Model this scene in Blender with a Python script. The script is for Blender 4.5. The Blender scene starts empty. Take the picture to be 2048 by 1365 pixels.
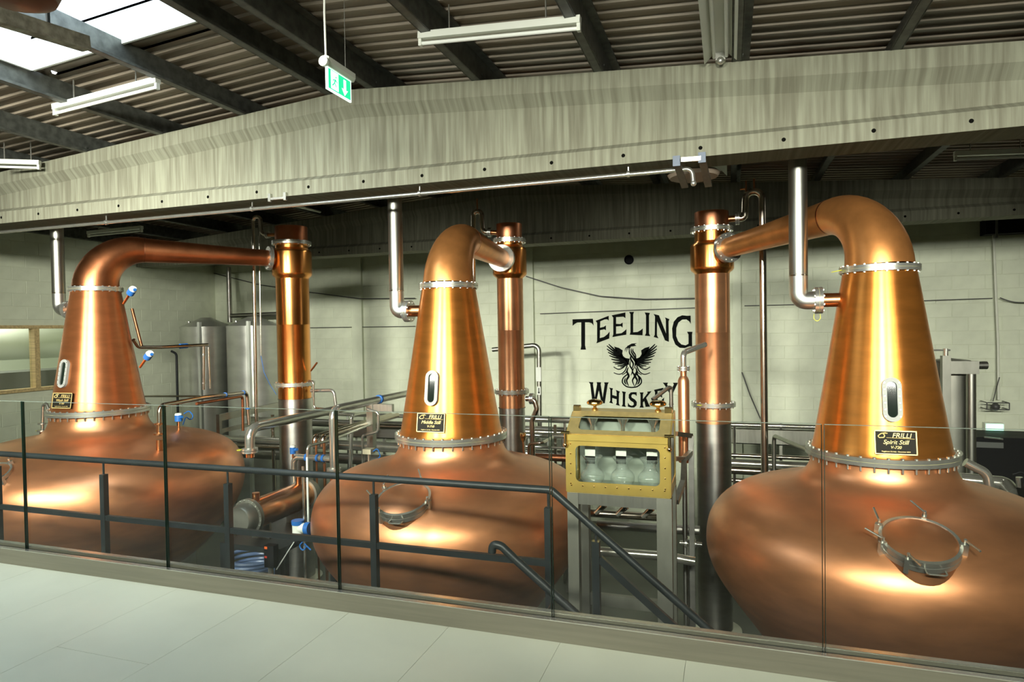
import bpy, bmesh, math, random
from math import sin, cos, pi, radians, sqrt, atan2, hypot
from mathutils import Vector, Matrix
random.seed(7)
S = bpy.context.scene
C = S.collection
V = Vector
ZC = 3.6            # camera height above the hall floor; geometry below is written relative to eye level

# ------------------------------------------------------------------ camera
YAW, PIT, ROL, FPX = radians(18.51187801), radians(-1.14772603), radians(-0.93818873), 1298.818
fw = V((-sin(YAW)*cos(PIT), cos(YAW)*cos(PIT), sin(PIT)))
r0 = V((cos(YAW), sin(YAW), 0)); u0 = r0.cross(fw)
rt = r0*cos(ROL) + u0*sin(ROL); up = -r0*sin(ROL) + u0*cos(ROL)
cam = bpy.data.objects.new('camera', bpy.data.cameras.new('camera')); C.objects.link(cam)
cam.data.sensor_width = 36; cam.data.lens = FPX/2048*36; cam.data.clip_start = .05; cam.data.clip_end = 200
m = Matrix((rt, up, -fw)).transposed().to_4x4(); m.translation = V((0, 0, ZC)); cam.matrix_world = m
S.camera = cam

def ray(x, y): return rt*((x-1024)/FPX) + up*((682.5-y)/FPX) + fw
def at(x, y, X=None, Y=None, Z=None):
    d = ray(x, y); t = X/d.x if X is not None else Y/d.y if Y is not None else Z/d.z
    return d*t

# ------------------------------------------------------------------ world, lamps, exposure
W = bpy.data.worlds.new('overcast'); S.world = W; W.use_nodes = True
W.node_tree.nodes['Background'].inputs[0].default_value = (.80, .90, 1, 1)
W.node_tree.nodes['Background'].inputs[1].default_value = 9.0
S.view_settings.view_transform = 'Standard'; S.view_settings.look = 'None'
S.view_settings.exposure = 0.0; S.view_settings.gamma = 1
S.view_settings.use_curve_mapping = False
S.cycles.use_denoising = True
S.cycles.max_bounces = 10; S.cycles.glossy_bounces = 5; S.cycles.transparent_max_bounces = 16
S.cycles.sample_clamp_indirect = 6; S.cycles.caustics_reflective = False; S.cycles.caustics_refractive = False

def lamp(loc, target, size, watt, col=(1, .97, .85), sy=None, spread=180):
    l = bpy.data.lights.new('flood_fill_light', 'AREA'); l.shape = 'RECTANGLE'; l.size = size; l.size_y = sy or size
    l.energy = watt; l.color = col; l.spread = radians(spread)
    o = bpy.data.objects.new('flood_fill_light', l); C.objects.link(o)
    o.location = V(loc)+V((0, 0, ZC)); o.rotation_euler = (V(target)-V(loc)).to_track_quat('-Z', 'Y').to_euler()
    return o
FL = (1, 1, .885)
for x, w in ((-6.2, 66), (-4.0, 66), (-1.7, 60), (.5, 58), (2.6, 40), (4.6, 25)):
    lamp((x, -1.3, 1.52), (x*.9, 8.0, -.85), .95, w*1.05, FL, .30, 56)
lamp((-3.4, -1.3, 1.52), (-9.6, 10.6, -.4), 1.6, 100, FL, .5, 50)  # extra fill lamp, added to brighten the left wall and tanks
for x in (-5.0, -2.0, 1.0, 3.6):                       # weak unseen uplights, added to brighten the roof sheets
    lamp((x, -1.5, 1.45), (x, 4.0, 2.3), .5, 17, FL, .2)
for x in (-5.5, -2.2, 1.1, 4.0):                       # unseen lamps added behind the eye to brighten the viewing floor
    lamp((x, -1.2, 1.95), (x, -1.0, -2), 1.2, 17, FL, .25)
for x, y in ((-9.4, 8.0), (-4.6, 8.0), (-1.2, 8.0), (2.6, 8.0)):   # fill lamps added to brighten the far bay, apart from its unlit battens
    lamp((x, y+.5, 1.70), (x, y+1.5, -2), 1.2, 7, FL, .1)

# ------------------------------------------------------------------ materials
MATS = {}
def mat(name, col, rough=.5, metal=0., var=0., vscale=(6, 6, 6), bump=0., bscale=(40, 40, 40), rand=0., aniso=0., col2=None, detail=4, rvar=0., spec=None):
    if name in MATS: return MATS[name]
    M = bpy.data.materials.new(name); M.use_nodes = True; nt = M.node_tree; n = nt.nodes; L = nt.links
    p = n['Principled BSDF']; p.inputs['Roughness'].default_value = rough; p.inputs['Metallic'].default_value = metal
    p.inputs['Base Color'].default_value = (*col, 1)
    if spec is not None: p.inputs['Specular IOR Level'].default_value = spec
    tc = n.new('ShaderNodeTexCoord')
    def noise(sc, det=4):
        mp = n.new('ShaderNodeMapping'); mp.inputs['Scale'].default_value = sc
        t = n.new('ShaderNodeTexNoise'); t.inputs['Scale'].default_value = 1; t.inputs['Detail'].default_value = det
        L.new(tc.outputs['Object'], mp.inputs['Vector']); L.new(mp.outputs[0], t.inputs['Vector']); return t
    last = None
    if var or col2:
        t = noise(vscale, detail); r = n.new('ShaderNodeValToRGB')
        a = col2 or tuple(c*(1-var) for c in col); b = col if col2 else tuple(min(1, c*(1+var)) for c in col)
        r.color_ramp.elements[0].position = .36; r.color_ramp.elements[1].position = .64
        r.color_ramp.elements[0].color = (*a, 1); r.color_ramp.elements[1].color = (*b, 1)
        L.new(t.outputs['Fac'], r.inputs[0]); last = r.outputs[0]
        if rvar:
            mr = n.new('ShaderNodeMapRange'); mr.inputs['To Min'].default_value = rough-rvar; mr.inputs['To Max'].default_value = rough+rvar
            L.new(t.outputs['Fac'], mr.inputs['Value']); L.new(mr.outputs[0], p.inputs['Roughness'])
    if rand:
        oi = n.new('ShaderNodeObjectInfo'); hs = n.new('ShaderNodeHueSaturation'); mr = n.new('ShaderNodeMapRange')
        mr.inputs['To Min'].default_value = 1-rand; mr.inputs['To Max'].default_value = 1+rand
        L.new(oi.outputs['Random'], mr.inputs['Value']); L.new(mr.outputs[0], hs.inputs['Value'])
        if last: L.new(last, hs.inputs['Color'])
        else: hs.inputs['Color'].default_value = (*col, 1)
        last = hs.outputs[0]
    if last: L.new(last, p.inputs['Base Color'])
    if bump:
        t = noise(bscale, 5); b = n.new('ShaderNodeBump'); b.inputs['Strength'].default_value = bump; b.inputs['Distance'].default_value = .01
        L.new(t.outputs['Fac'], b.inputs['Height']); L.new(b.outputs[0], p.inputs['Normal'])
    if aniso:
        tg = n.new('ShaderNodeTangent'); tg.direction_type = 'RADIAL'; tg.axis = 'Z'
        L.new(tg.outputs[0], p.inputs['Tangent']); p.inputs['Anisotropic'].default_value = aniso; p.inputs['Anisotropic Rotation'].default_value = .25
    MATS[name] = M; return M
def emis(name, col, s):
    M = bpy.data.materials.new(name); M.use_nodes = True; p = M.node_tree.nodes['Principled BSDF']
    p.inputs['Base Color'].default_value = (*col, 1); p.inputs['Emission Color'].default_value = (*col, 1); p.inputs['Emission Strength'].default_value = s
    p.inputs['Roughness'].default_value = .4
    return M
def glass(name, tint, refl=1.0, rough=0.0, frost=0.):
    M = bpy.data.materials.new(name); M.use_nodes = True; nt = M.node_tree; nt.nodes.clear()
    o = nt.nodes.new('ShaderNodeOutputMaterial'); mx = nt.nodes.new('ShaderNodeMixShader')
    t = nt.nodes.new('ShaderNodeBsdfTransparent'); g = nt.nodes.new('ShaderNodeBsdfGlossy'); f = nt.nodes.new('ShaderNodeFresnel')
    t.inputs[0].default_value = (*tint, 1); g.inputs['Roughness'].default_value = rough; 
    ge = nt.nodes.new('ShaderNodeNewGeometry'); io = nt.nodes.new('ShaderNodeMapRange')
    io.inputs['To Min'].default_value = 1.45; io.inputs['To Max'].default_value = 1/1.45
    nt.links.new(ge.outputs['Backfacing'], io.inputs['Value']); nt.links.new(io.outputs[0], f.inputs[0])
    mu = nt.nodes.new('ShaderNodeMath'); mu.operation = 'MULTIPLY'; mu.inputs[1].default_value = refl
    nt.links.new(f.outputs[0], mu.inputs[0]); nt.links.new(mu.outputs[0], mx.inputs[0])
    nt.links.new(t.outputs[0], mx.inputs[1]); nt.links.new(g.outputs[0], mx.inputs[2]); 
    if frost:
        m2 = nt.nodes.new('ShaderNodeMixShader'); df = nt.nodes.new('ShaderNodeBsdfDiffuse'); df.inputs[0].default_value = (.85, .9, .86, 1)
        m2.inputs[0].default_value = frost; nt.links.new(mx.outputs[0], m2.inputs[1]); nt.links.new(df.outputs[0], m2.inputs[2]); nt.links.new(m2.outputs[0], o.inputs[0])
    else: nt.links.new(mx.outputs[0], o.inputs[0])
    return M
def translucent(name, col):
    M = bpy.data.materials.new(name); M.use_nodes = True; nt = M.node_tree; nt.nodes.clear()
    o = nt.nodes.new('ShaderNodeOutputMaterial'); a = nt.nodes.new('ShaderNodeAddShader')
    t = nt.nodes.new('ShaderNodeBsdfTranslucent'); d = nt.nodes.new('ShaderNodeBsdfDiffuse')
    t.inputs[0].default_value = (*col, 1); d.inputs[0].default_value = (.12, .12, .12, 1)
    nt.links.new(t.outputs[0], a.inputs[0]); nt.links.new(d.outputs[0], a.inputs[1]); nt.links.new(a.outputs[0], o.inputs[0])
    return M

copper_body = mat('copper_brushed_body', (.68, .295, .135), .37, .84, .10, (3, 3, 9), bump=.012, bscale=(6, 6, 60), aniso=.2, rvar=.05)
copper_cone = mat('copper_brushed_cone', (.79, .295, .058), .33, .9, .09, (3, 3, 12), bump=.03, bscale=(5, 5, 90), aniso=.72, rvar=.04)
copper_cone_red = mat('copper_brushed_cone_red', (.60, .215, .08), .37, .86, .09, (3, 3, 12), bump=.03, bscale=(5, 5, 90), aniso=.72, rvar=.04)
copper_neck = mat('copper_neck', (.66, .28, .085), .36, .82, .12, (5, 5, 5), rvar=.05)
copper_tube = mat('copper_column_shell', (.72, .31, .085), .27, 1, .06, (3, 3, 8), bump=.02, bscale=(5, 5, 80), aniso=.6)
copper_pink = mat('copper_column_pale', (.68, .335, .165), .32, .86, .06, (3, 3, 8), bump=.02, bscale=(5, 5, 80), aniso=.6)
copper_dark = mat('copper_tarnished', (.44, .17, .08), .36, 1, .15, (6, 6, 6))
copper_pipe = mat('copper_pipe', (.62, .28, .12), .28, 1, .1, (9, 9, 9))
steel = mat('stainless_tube', (.58, .57, .50), .20, .85, .06, (8, 8, 8))
steel_warm = mat('stainless_tube_warm', (.52, .46, .38), .22, 1, .08, (8, 8, 8))
steel_br = mat('stainless_brushed', (.40, .40, .35), .36, 1, .08, (30, 30, 2), bump=.03, bscale=(90, 90, 3))
steel_dull = mat('stainless_dull', (.25, .25, .21), .45, .7, .12, (6, 6, 2), bump=.02, bscale=(90, 90, 3))
steel_shell = mat('stainless_shell', (.40, .39, .36), .34, 1, .08, (3, 3, 14), aniso=.5)
steel_tank = mat('stainless_tank', (.58, .59, .53), .45, .7, .08, (2, 2, 5), aniso=.4)
steel_flange = mat('stainless_flange', (.62, .62, .56), .27, .86, .05, (20, 20, 20))
iron_dark = mat('dark_painted_steel', (.016, .020, .021), .40, 0, .12, (12, 12, 12), spec=.35)
galv = mat('galvanised_purlin', (.075, .080, .070), .45, .3, .30, (14, 14, 14), detail=6)
roofm = mat('roof_sheet_coated', (.27, .225, .17), .45, .0, .08, (2, 5, 5))
conc = mat('cast_concrete', (.25, .255, .185), .88, 0, col2=(.155, .15, .105), vscale=(24, 0, 1.3), detail=9, bump=.25, bscale=(30, 30, 6))
conc_pl = mat('cast_concrete_plain', (.40, .41, .28), .88, 0, .16, (5, 5, 5), bump=.2, bscale=(35, 35, 35))
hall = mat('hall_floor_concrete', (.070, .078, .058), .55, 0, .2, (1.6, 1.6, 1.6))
board = mat('floor_board_vinyl', (.60, .63, .49), .42, 0, .05, (1.5, 1.5, 1.5), rand=.006)
block = mat('painted_block', (.62, .655, .50), .62, 0, .04, (5, 5, 5), bump=.12, bscale=(60, 60, 60), rand=.03)
mortar = mat('painted_joint', (.60, .63, .48), .8, 0, .05)
plaster = mat('white_plaster', (.66, .67, .56), .8, 0, .04)
black_paint = mat('black_wall_paint', (.006, .007, .006), .9, 0, spec=.05)
brass = mat('polished_brass', (.72, .52, .13), .24, .72, .08, (5, 5, 5))
brass_br = mat('brushed_brass', (.74, .58, .24), .34, .75, .07, (20, 20, 20))
brassk = mat('brass_knob', (.92, .66, .30), .12, 1, .04)
gold = mat('gold_print', (.78, .60, .24), .4, .3)
plateb = mat('black_plate', (.016, .014, .010), .6, spec=.15)
hole_m = mat('dark_hole', (.006, .006, .005), 1, spec=0)
blk = mat('black_rubber', (.006, .006, .007), .6, spec=.15)
cable = mat('dark_cable', (.05, .05, .045), .5)
white_pl = mat('white_enamel', (.72, .74, .66), .35)
tube_off = mat('lamp_tube_glass', (.80, .82, .76), .25)
blue = mat('blue_plastic', (.02, .13, .42), .4)
bluepale = mat('pale_blue_hose', (.16, .24, .42), .35)
yellow = mat('yellow_green_wire', (.62, .62, .03), .5)
wood = mat('pine_timber', (.48, .36, .17), .6, 0, .18, (2, 30, 30))
grey = mat('grey_cabinet', (.10, .105, .095), .5, 0, .05)
orange = mat('orange_sticker', (.7, .12, .02), .5)
brown = mat('brown_enamel', (.13, .045, .025), .4, .2, .1)
brushed_dark = mat('channel_steel', (.25, .24, .185), .45, .6, .06, (2, 60, 60))
pale = mat('pale_panel', (.62, .66, .55), .6)
gl_pane = glass('balustrade_glass', (.972, .985, .972), .6)
gl_edge = mat('glass_edge', (.012, .03, .02), .15)
gl_safe = glass('safe_glass', (.94, .96, .94), .9)
gl_bowl = glass('bowl_glass', (.94, .96, .95), 2.0, 0, .10)
gl_dark = mat('dark_sight_glass', (.006, .012, .008), .06)
skysheet = translucent('translucent_roof_sheet', (.80, .86, .92))
green_lit = emis('lit_green', (.01, .55, .22), 1.6)
white_lit = emis('lit_white', (.75, 1, .85), 2.2)

# ------------------------------------------------------------------ mesh helpers
ORG = {}
class MB:
    def __init__(s): s.v = []; s.f = []
    def add(s, vs, fs):
        b = len(s.v); s.v += [tuple(v) for v in vs]; s.f += [tuple(i+b for i in f) for f in fs]; return s
    def box(s, x0, x1, y0, y1, z0, z1):
        return s.add([(x, y, z) for z in (z0, z1) for y in (y0, y1) for x in (x0, x1)],
                     [(0, 2, 3, 1), (4, 5, 7, 6), (0, 1, 5, 4), (2, 6, 7, 3), (0, 4, 6, 2), (1, 3, 7, 5)])
    def obox(s, c, a, b, d):      # centre and three half axes
        c, a, b, d = V(c), V(a), V(b), V(d)
        return s.add([c+a*i+b*j+d*k for k in (-1, 1) for j in (-1, 1) for i in (-1, 1)],
                     [(0, 2, 3, 1), (4, 5, 7, 6), (0, 1, 5, 4), (2, 6, 7, 3), (0, 4, 6, 2), (1, 3, 7, 5)])
    def bar(s, p, q, w, h, upv=(0, 0, 1)):
        p, q = V(p), V(q); d = (q-p); l = d.length; d.normalize(); u = V(upv); sd = d.cross(u)
        if sd.length < 1e-4: sd = d.cross(V((1, 0, 0)))
        sd.normalize(); u = sd.cross(d)
        return s.obox((p+q)/2, d*l/2, sd*w/2, u*h/2)
    def tube(s, pts, rad, n=12, caps=True, bend=0., k=6):
        pts = [V(p) for p in pts]
        if bend: pts = fillet(pts, bend, k)
        rads = rad if isinstance(rad, (list, tuple)) else [rad]*len(pts)
        T = []
        for i in range(len(pts)):
            a = pts[max(i-1, 0)]; b = pts[min(i+1, len(pts)-1)]; T.append((b-a).normalized())
        ref = V((0, 0, 1)) if abs(T[0].z) < .9 else V((1, 0, 0))
        U = (ref - T[0]*ref.dot(T[0])).normalized(); vs = []
        for i, p in enumerate(pts):
            U = (U - T[i]*U.dot(T[i])).normalized(); B = T[i].cross(U)
            vs += [p + (U*cos(2*pi*j/n)+B*sin(2*pi*j/n))*rads[i] for j in range(n)]
        fs = [(i*n+j, i*n+(j+1) % n, (i+1)*n+(j+1) % n, (i+1)*n+j) for i in range(len(pts)-1) for j in range(n)]
        if caps: fs += [tuple(range(n-1, -1, -1)), tuple((len(pts)-1)*n+j for j in range(n))]
        return s.add(vs, fs)
    def cyl(s, p, q, r, r2=None, n=16): return s.tube([p, q], [r, r if r2 is None else r2], n)
    def lathe(s, prof, c, n=64, axis=(0, 0, 1)):
        ax = V(axis).normalized(); ref = V((1, 0, 0)) if abs(ax.x) < .9 else V((0, 1, 0))
        a = (ref-ax*ref.dot(ax)).normalized(); b = ax.cross(a); c = V(c)
        vs = [c + ax*z + (a*cos(2*pi*j/n)+b*sin(2*pi*j/n))*max(r, 1e-4) for r, z in prof for j in range(n)]
        m_ = len(prof)
        fs = [(i*n+j, i*n+(j+1) % n, (i+1)*n+(j+1) % n, (i+1)*n+j) for i in range(m_-1) for j in range(n)]
        return s.add(vs, fs)
    def ring(s, c, ro, ri, h, n=48, axis=(0, 0, 1)):
        return s.lathe([(ri, -h/2), (ro, -h/2), (ro, h/2), (ri, h/2), (ri, -h/2)], c, n, axis)
    def prism(s, poly, off):
        off = V(off); k = len(poly); a = [V(p) for p in poly]
        return s.add(a+[p+off for p in a], [tuple(range(k)), tuple(range(2*k-1, k-1, -1))]+[(i, (i+1) % k, k+(i+1) % k, k+i) for i in range(k)])
    def sphere(s, c, r, n=16, m_=10, sx=1, sz=1):
        return s.lathe([(r*sx*sin(pi*i/m_), -r*sz*cos(pi*i/m_)) for i in range(m_+1)], c, n)
    def bolts(s, c, R, n, r, h, axis=(0, 0, 1), stud=0.):
        ax = V(axis).normalized(); ref = V((1, 0, 0)) if abs(ax.x) < .9 else V((0, 1, 0))
        a = (ref-ax*ref.dot(ax)).normalized(); b = ax.cross(a); c = V(c)
        for i in range(n):
            p = c+(a*cos(2*pi*(i+.5)/n)+b*sin(2*pi*(i+.5)/n))*R
            s.tube([p-ax*h, p+ax*h], r, 6)
            if stud: s.tube([p-ax*(h+stud), p-ax*h], r*.62, 6)
        return s
    def mesh(s, name, material, origin, smooth=True, ang=35):
        me = bpy.data.meshes.new(name)
        o = V(origin)
        me.from_pydata([(v[0]-o.x, v[1]-o.y, v[2]-o.z) for v in s.v], [], s.f)
        bm = bmesh.new(); bm.from_mesh(me); bmesh.ops.recalc_face_normals(bm, faces=bm.faces); bm.to_mesh(me); bm.free()
        mats = material if isinstance(material, (list, tuple)) else [material]
        for q in mats: me.materials.append(q)
        if smooth:
            me.polygons.foreach_set('use_smooth', [True]*len(me.polygons)); me.set_sharp_from_angle(angle=radians(ang))
        return me
    def build(s, name, material, parent=None, smooth=True, ang=35, kind=None, label=None):
        org = ORG[parent.name] if parent else V((0, 0, 0))
        off = V((0, 0, 0)) if parent else V((0, 0, ZC))
        me = s.mesh(name, material, org-off, smooth, ang)
        o = bpy.data.objects.new(name, me); C.objects.link(o); ORG[o.name] = org
        if parent: o.parent = parent
        else: ORG[o.name] = V((0, 0, 0))-off
        if kind: o['kind'] = kind
        if label: o['label'] = label
        return o
def fillet(pts, R, k=6):
    out = [pts[0]]
    for i in range(1, len(pts)-1):
        a, b, c = pts[i-1], pts[i], pts[i+1]
        d1 = (a-b); d2 = (c-b); l1, l2 = d1.length, d2.length; d1.normalize(); d2.normalize()
        ang = d1.angle(d2)
        if ang > pi-.02: out.append(b); continue
        t = min(R/math.tan(ang/2), l1*.48, l2*.48); Rr = t*math.tan(ang/2)
        bis = (d1+d2).normalized(); cen = b+bis*(Rr/sin(ang/2)); s_ = b+d1*t; e = b+d2*t
        v1 = s_-cen; v2 = e-cen; tot = v1.angle(v2)
        for j in range(k+1):
            f = j/k
            out.append(cen + (v1*sin((1-f)*tot)+v2*sin(f*tot))/sin(tot))
    out.append(pts[-1]); return out
def thing(name, label, cat, loc, group=None, kind=None):
    o = bpy.data.objects.new(name, None); C.objects.link(o); o.empty_display_size = .1
    o.location = V(loc)+V((0, 0, ZC)); ORG[o.name] = V(loc)
    o['label'] = label; o['category'] = cat
    if group: o['group'] = group
    return o
def tag(o, label, cat, group=None):
    o['label'] = label; o['category'] = cat
    if group: o['group'] = group
    return o
def struct(o, label=None):
    o['kind'] = 'structure'
    if label: o['label'] = label
    return o
def holder(name, loc=(0, 0, 0)):
    o = bpy.data.objects.new(name, None); C.objects.link(o); o.location = V(loc)+V((0, 0, ZC)); ORG[o.name] = V(loc); return o
def text(s, size, M, material, parent, name='lettering', shear=0., ext=.0015):
    cu = bpy.data.curves.new('t', 'FONT'); cu.body = s; cu.size = size; cu.align_x = 'CENTER'; cu.align_y = 'CENTER'; cu.shear = shear; cu.extrude = ext
    t = bpy.data.objects.new('t', cu); C.objects.link(t)
    dg = bpy.context.evaluated_depsgraph_get(); me = bpy.data.meshes.new_from_object(t.evaluated_get(dg))
    bpy.data.objects.remove(t); me.name = name
    org = ORG[parent.name]; me.transform(Matrix.Translation(-org) @ M)
    me.materials.clear(); me.materials.append(material)
    o = bpy.data.objects.new(name, me); C.objects.link(o); o.parent = parent; ORG[o.name] = org
    return o

FLOOR = -3.6; MEZ = -1.52; WB = 11.8; WL = -11.0; WR = 9.0; WF = -4.0
def beam_top(X): return 2.24-(.072 if X < -3.33 else .068)*abs(X+3.33)

# ------------------------------------------------------------------ floors
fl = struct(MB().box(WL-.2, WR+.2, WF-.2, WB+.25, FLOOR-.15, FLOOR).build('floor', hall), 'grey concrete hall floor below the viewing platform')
mz = struct(MB().box(WL, WR, WF, 3.12, MEZ-.30, MEZ-.02).build('floor', conc_pl), 'raised viewing platform floor of pale boards')
bw = .5855; x0 = -.786-bw*16
for i in range(32):                                    # boards run away from the eye, alternate ones butt-jointed
    xa = x0+bw*i
    if xa > WR-.6: break
    ys = (WF, -1.4, 2.265, 3.02) if (i % 2 == 0) else (WF, .5, 3.02)
    for a, b in zip(ys, ys[1:]):
        MB().box(xa+.0008, xa+bw-.0008, a+.001, b-.001, MEZ-.019, MEZ).build('floor_board', board, mz, smooth=False)
MB().box(x0, WR, 3.021, 3.12, MEZ-.019, MEZ-.001).build('floor_board', board, mz, smooth=False)

# ------------------------------------------------------------------ walls
def wall(name, x0, x1, y0, y1, label, m_=mortar, z0=FLOOR, z1=2.75):
    return struct(MB().box(x0, x1, y0, y1, z0, z1).build(name, m_), label)
wb = wall('wall_back', WL-.2, WR+.2, WB, WB+.25, 'white painted blockwork wall behind the stills')
struct(MB().box(WR, WR+.2, WF, WB, FLOOR, 2.75).build('wall_right', plaster), 'white wall beyond the right edge of the photo')
struct(MB().box(WL-.2, WR+.2, WF-.2, WF, FLOOR, 2.75).build('wall_front', mat('grey_plaster', (.34, .35, .30), .8)), 'grey wall behind the viewing platform')
# left wall with an opening
wy0, wy1, wz0, wz1 = 6.0, 8.45, -.92, .175
wl = holder('wall_left', (WL, 8, FLOOR)); struct(wl, 'white painted blockwork wall on the left with a timber window')
MB().box(WL-.2, WL, WF, wy0, FLOOR, 2.75).box(WL-.2, WL, wy1, WB, FLOOR, 2.75).box(WL-.2, WL, wy0, wy1, FLOOR, wz0).box(WL-.2, WL, wy0, wy1, wz1, 2.75).build('block_core', mortar, wl)
BL, BH, J = .44, .215, .006
bmb = MB().add([(x, y, z) for (x, z, y) in [(0, 0, .02), (BL-J, 0, .02), (BL-J, BH-J, .02), (0, BH-J, .02), (0, 0, -.001), (BL-J, 0, -.001), (BL-J, BH-J, -.001), (0, BH-J, -.001), (.005, .005, -.004), (BL-J-.005, .005, -.004), (BL-J-.005, BH-J-.005, -.004), (.005, BH-J-.005, -.004)]],
    [(0, 1, 5, 4), (1, 2, 6, 5), (2, 3, 7, 6), (3, 0, 4, 7), (4, 5, 9, 8), (5, 6, 10, 9), (6, 7, 11, 10), (7, 4, 8, 11), (8, 9, 10, 11)])
blockmesh = bmb.mesh('block', block, (0, 0, 0), smooth=False)
def block_at(parent, p, rotz):
    o = bpy.data.objects.new('block', blockmesh); C.objects.link(o); o.parent = parent
    o.location = V(p)-ORG[parent.name]; o.rotation_euler.z = rotz
rest = MB(); nb = 0
def joinblock(mb, fn): mb.add([fn(v) for v in bmb.v], bmb.f)
ncol = int((WR-WL)/BL)
for r in range(int((2.5-FLOOR)/BH)):
    z = FLOOR+r*BH
    for c_ in range(ncol+1):
        x = WL+c_*BL-(BL/2 if r % 2 else 0)
        if x < WL-.01 or x+BL > WR: continue
        if -9.5 < x < 3.6 and -.95 < z < 1.15 and nb < 300:
            block_at(wb, (x, WB, z), 0); nb += 1
        else: joinblock(rest, lambda v: (x+v[0], WB+v[1], z+v[2]))
rest.build('block_courses', block, wb, smooth=False, kind='stuff')
rest = MB()
for r in range(int((2.5-FLOOR)/BH)):
    z = FLOOR+r*BH
    for c_ in range(int((WB-5.0)/BL)+1):
        y = 5.0+c_*BL-(BL/2 if r % 2 else 0)
        if y+BL > WB or (y+BL > wy0-.02 and y < wy1+.02 and z+BH > wz0-.02 and z < wz1+.02): continue
        if z > -1.3 and z < 1.3: block_at(wl, (WL, y, z), pi/2)
        else: joinblock(rest, lambda v: (WL-v[1], y+v[0], z+v[2]))
rest.build('block_courses', block, wl, smooth=False, kind='stuff')
for xa, xb in ((707, 727), (1049, 1069), (1466, 1482)):
    p = at(xa, 640, Y=WB); q = at(xb, 640, Y=WB)
    MB().box(p.x, q.x, WB-.07, WB, FLOOR, 1.5).build('pilaster', block, wb, smooth=False)
# window
wn = holder('window_1', (WL, 7.2, wz0)); struct(wn, 'long timber framed window in the left wall')
t = .055
MB().box(WL-.1, WL+.035, wy0, wy1, wz1-t, wz1).box(WL-.1, WL+.035, wy0, wy1, wz0, wz0+t).box(WL-.1, WL+.035, wy0, wy0+t, wz0, wz1).box(WL-.1, WL+.035, wy1-t, wy1, wz0, wz1).build('window_frame', wood, wn, smooth=False)
for ya in (7.08, 7.73): MB().box(WL-.1, WL+.03, ya, ya+.085, wz0+t, wz1-t).build('mullion', wood, wn, smooth=False)
for ya, yb in ((wy0+t, 7.08), (7.165, 7.73), (7.815, wy1-t)): MB().box(WL-.055, WL-.05, ya, yb, wz0+t, wz1-t).build('pane', gl_safe, wn, smooth=False)
rm = MB().box(WL-3.2, WL-3.1, 4.5, 10.5, -1.8, 1.6).box(WL-3.2, WL-.2, 4.4, 4.5, -1.8, 1.6).box(WL-3.2, WL-.2, 10.5, 10.6, -1.8, 1.6).box(WL-3.2, WL-.2, 4.4, 10.6, -1.9, -1.8).box(WL-3.2, WL-.2, 4.4, 10.6, 1.6, 1.7)
struct(rm.build('wall_front', pale), 'pale side room seen through the timber window')
tag(MB().lathe([(.0, -2.1), (.30, -2.1), (.33, -2.05), (.33, 2.05), (.30, 2.1), (0, 2.1)], (WL-1.9, 7.6, -.12), 32, (0, 1, 0)).build('storage_drum', white_pl), 'white horizontal drum inside the room behind the timber window', 'drum')
tag(MB().box(WL-1.3, WL-.6, 5.2, 9.6, -1.8, -.62).build('workbench', grey), 'dark grey bench behind the timber window', 'bench')
lamp((WL-1.6, 7.4, 1.5), (WL-1.6, 7.4, -1), 1.2, 130, FL, .3)

# ------------------------------------------------------------------ roof
ce = holder('ceiling', (-3.33, 4, 2.4)); struct(ce, 'corrugated metal roof on steel purlins')
SKX0, SKX1, SKY0, SKY1 = -5.58, -3.66, 1.2, 3.98
def sheet(mb, xa, xb, ya, yb, up_=0.):
    pr = []; y = ya; p = .15
    while y < yb-1e-6:
        for dy, dz in ((0, 0), (.095, 0), (.106, -.022), (.134, -.022)):
            pr.append((min(y+dy, yb), dz))
        y += p
    pr.append((yb, 0))
    n_ = len(pr)
    za, zb = beam_top(xa)+.232+up_, beam_top(xb)+.232+up_
    vs = [(xa, y_, za+dz) for y_, dz in pr]+[(xb, y_, zb+dz) for y_, dz in pr]
    mb.add(vs, [(i, i+1, n_+i+1, n_+i) for i in range(n_-1)])
for xa, xb in ((WL-.2, SKX0), (SKX0, -4.58), (-4.58, SKX1), (SKX1, -3.33), (-3.33, 2.8), (2.8, WR+.2)):
    y = WF-.2
    while y < WB+.2:
        yb = y+1.05
        segs = [(y, yb)]
        if SKX0-.01 <= xa and xb <= SKX1+.01:
            segs = [s for s in ((y, min(yb, SKY0)), (max(y, SKY1), yb)) if s[1]-s[0] > .02]
        for a, b in segs:
            mb = MB(); sheet(mb, xa, xb, a, b); mb.build('roof_sheet', roofm, ce, smooth=False)
        y = yb
for xa, xb in ((SKX0, -4.58), (-4.58, SKX1)):
    mb = MB(); sheet(mb, xa, xb, SKY0, SKY1, .22); mb.build('skylight_sheet', skysheet, ce, smooth=False, label='translucent skylight sheet')
rv = MB()
for (xa, xb, ya, yb) in ((SKX0-.02, SKX0, SKY0, SKY1), (SKX1, SKX1+.02, SKY0, SKY1), (SKX0, SKX1, SKY1, SKY1+.02), (SKX0, SKX1, SKY0-.02, SKY0)):
    pts = [(x, y, beam_top(x)+.17) for x, y in ((xa, ya), (xb, ya), (xb, yb), (xa, yb))]
    rv.prism(pts, (0, 0, .29))
rv.build('skylight_kerb', white_pl, ce, smooth=False)
PX = [-10.9, -9.85, -8.8, -7.76, -6.70, -5.64, -4.58, -3.58, -3.07, -2.03, -.96, .11, 1.18, 2.24, 3.3, 4.36, 5.4, 6.5, 7.6, 8.6]
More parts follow.
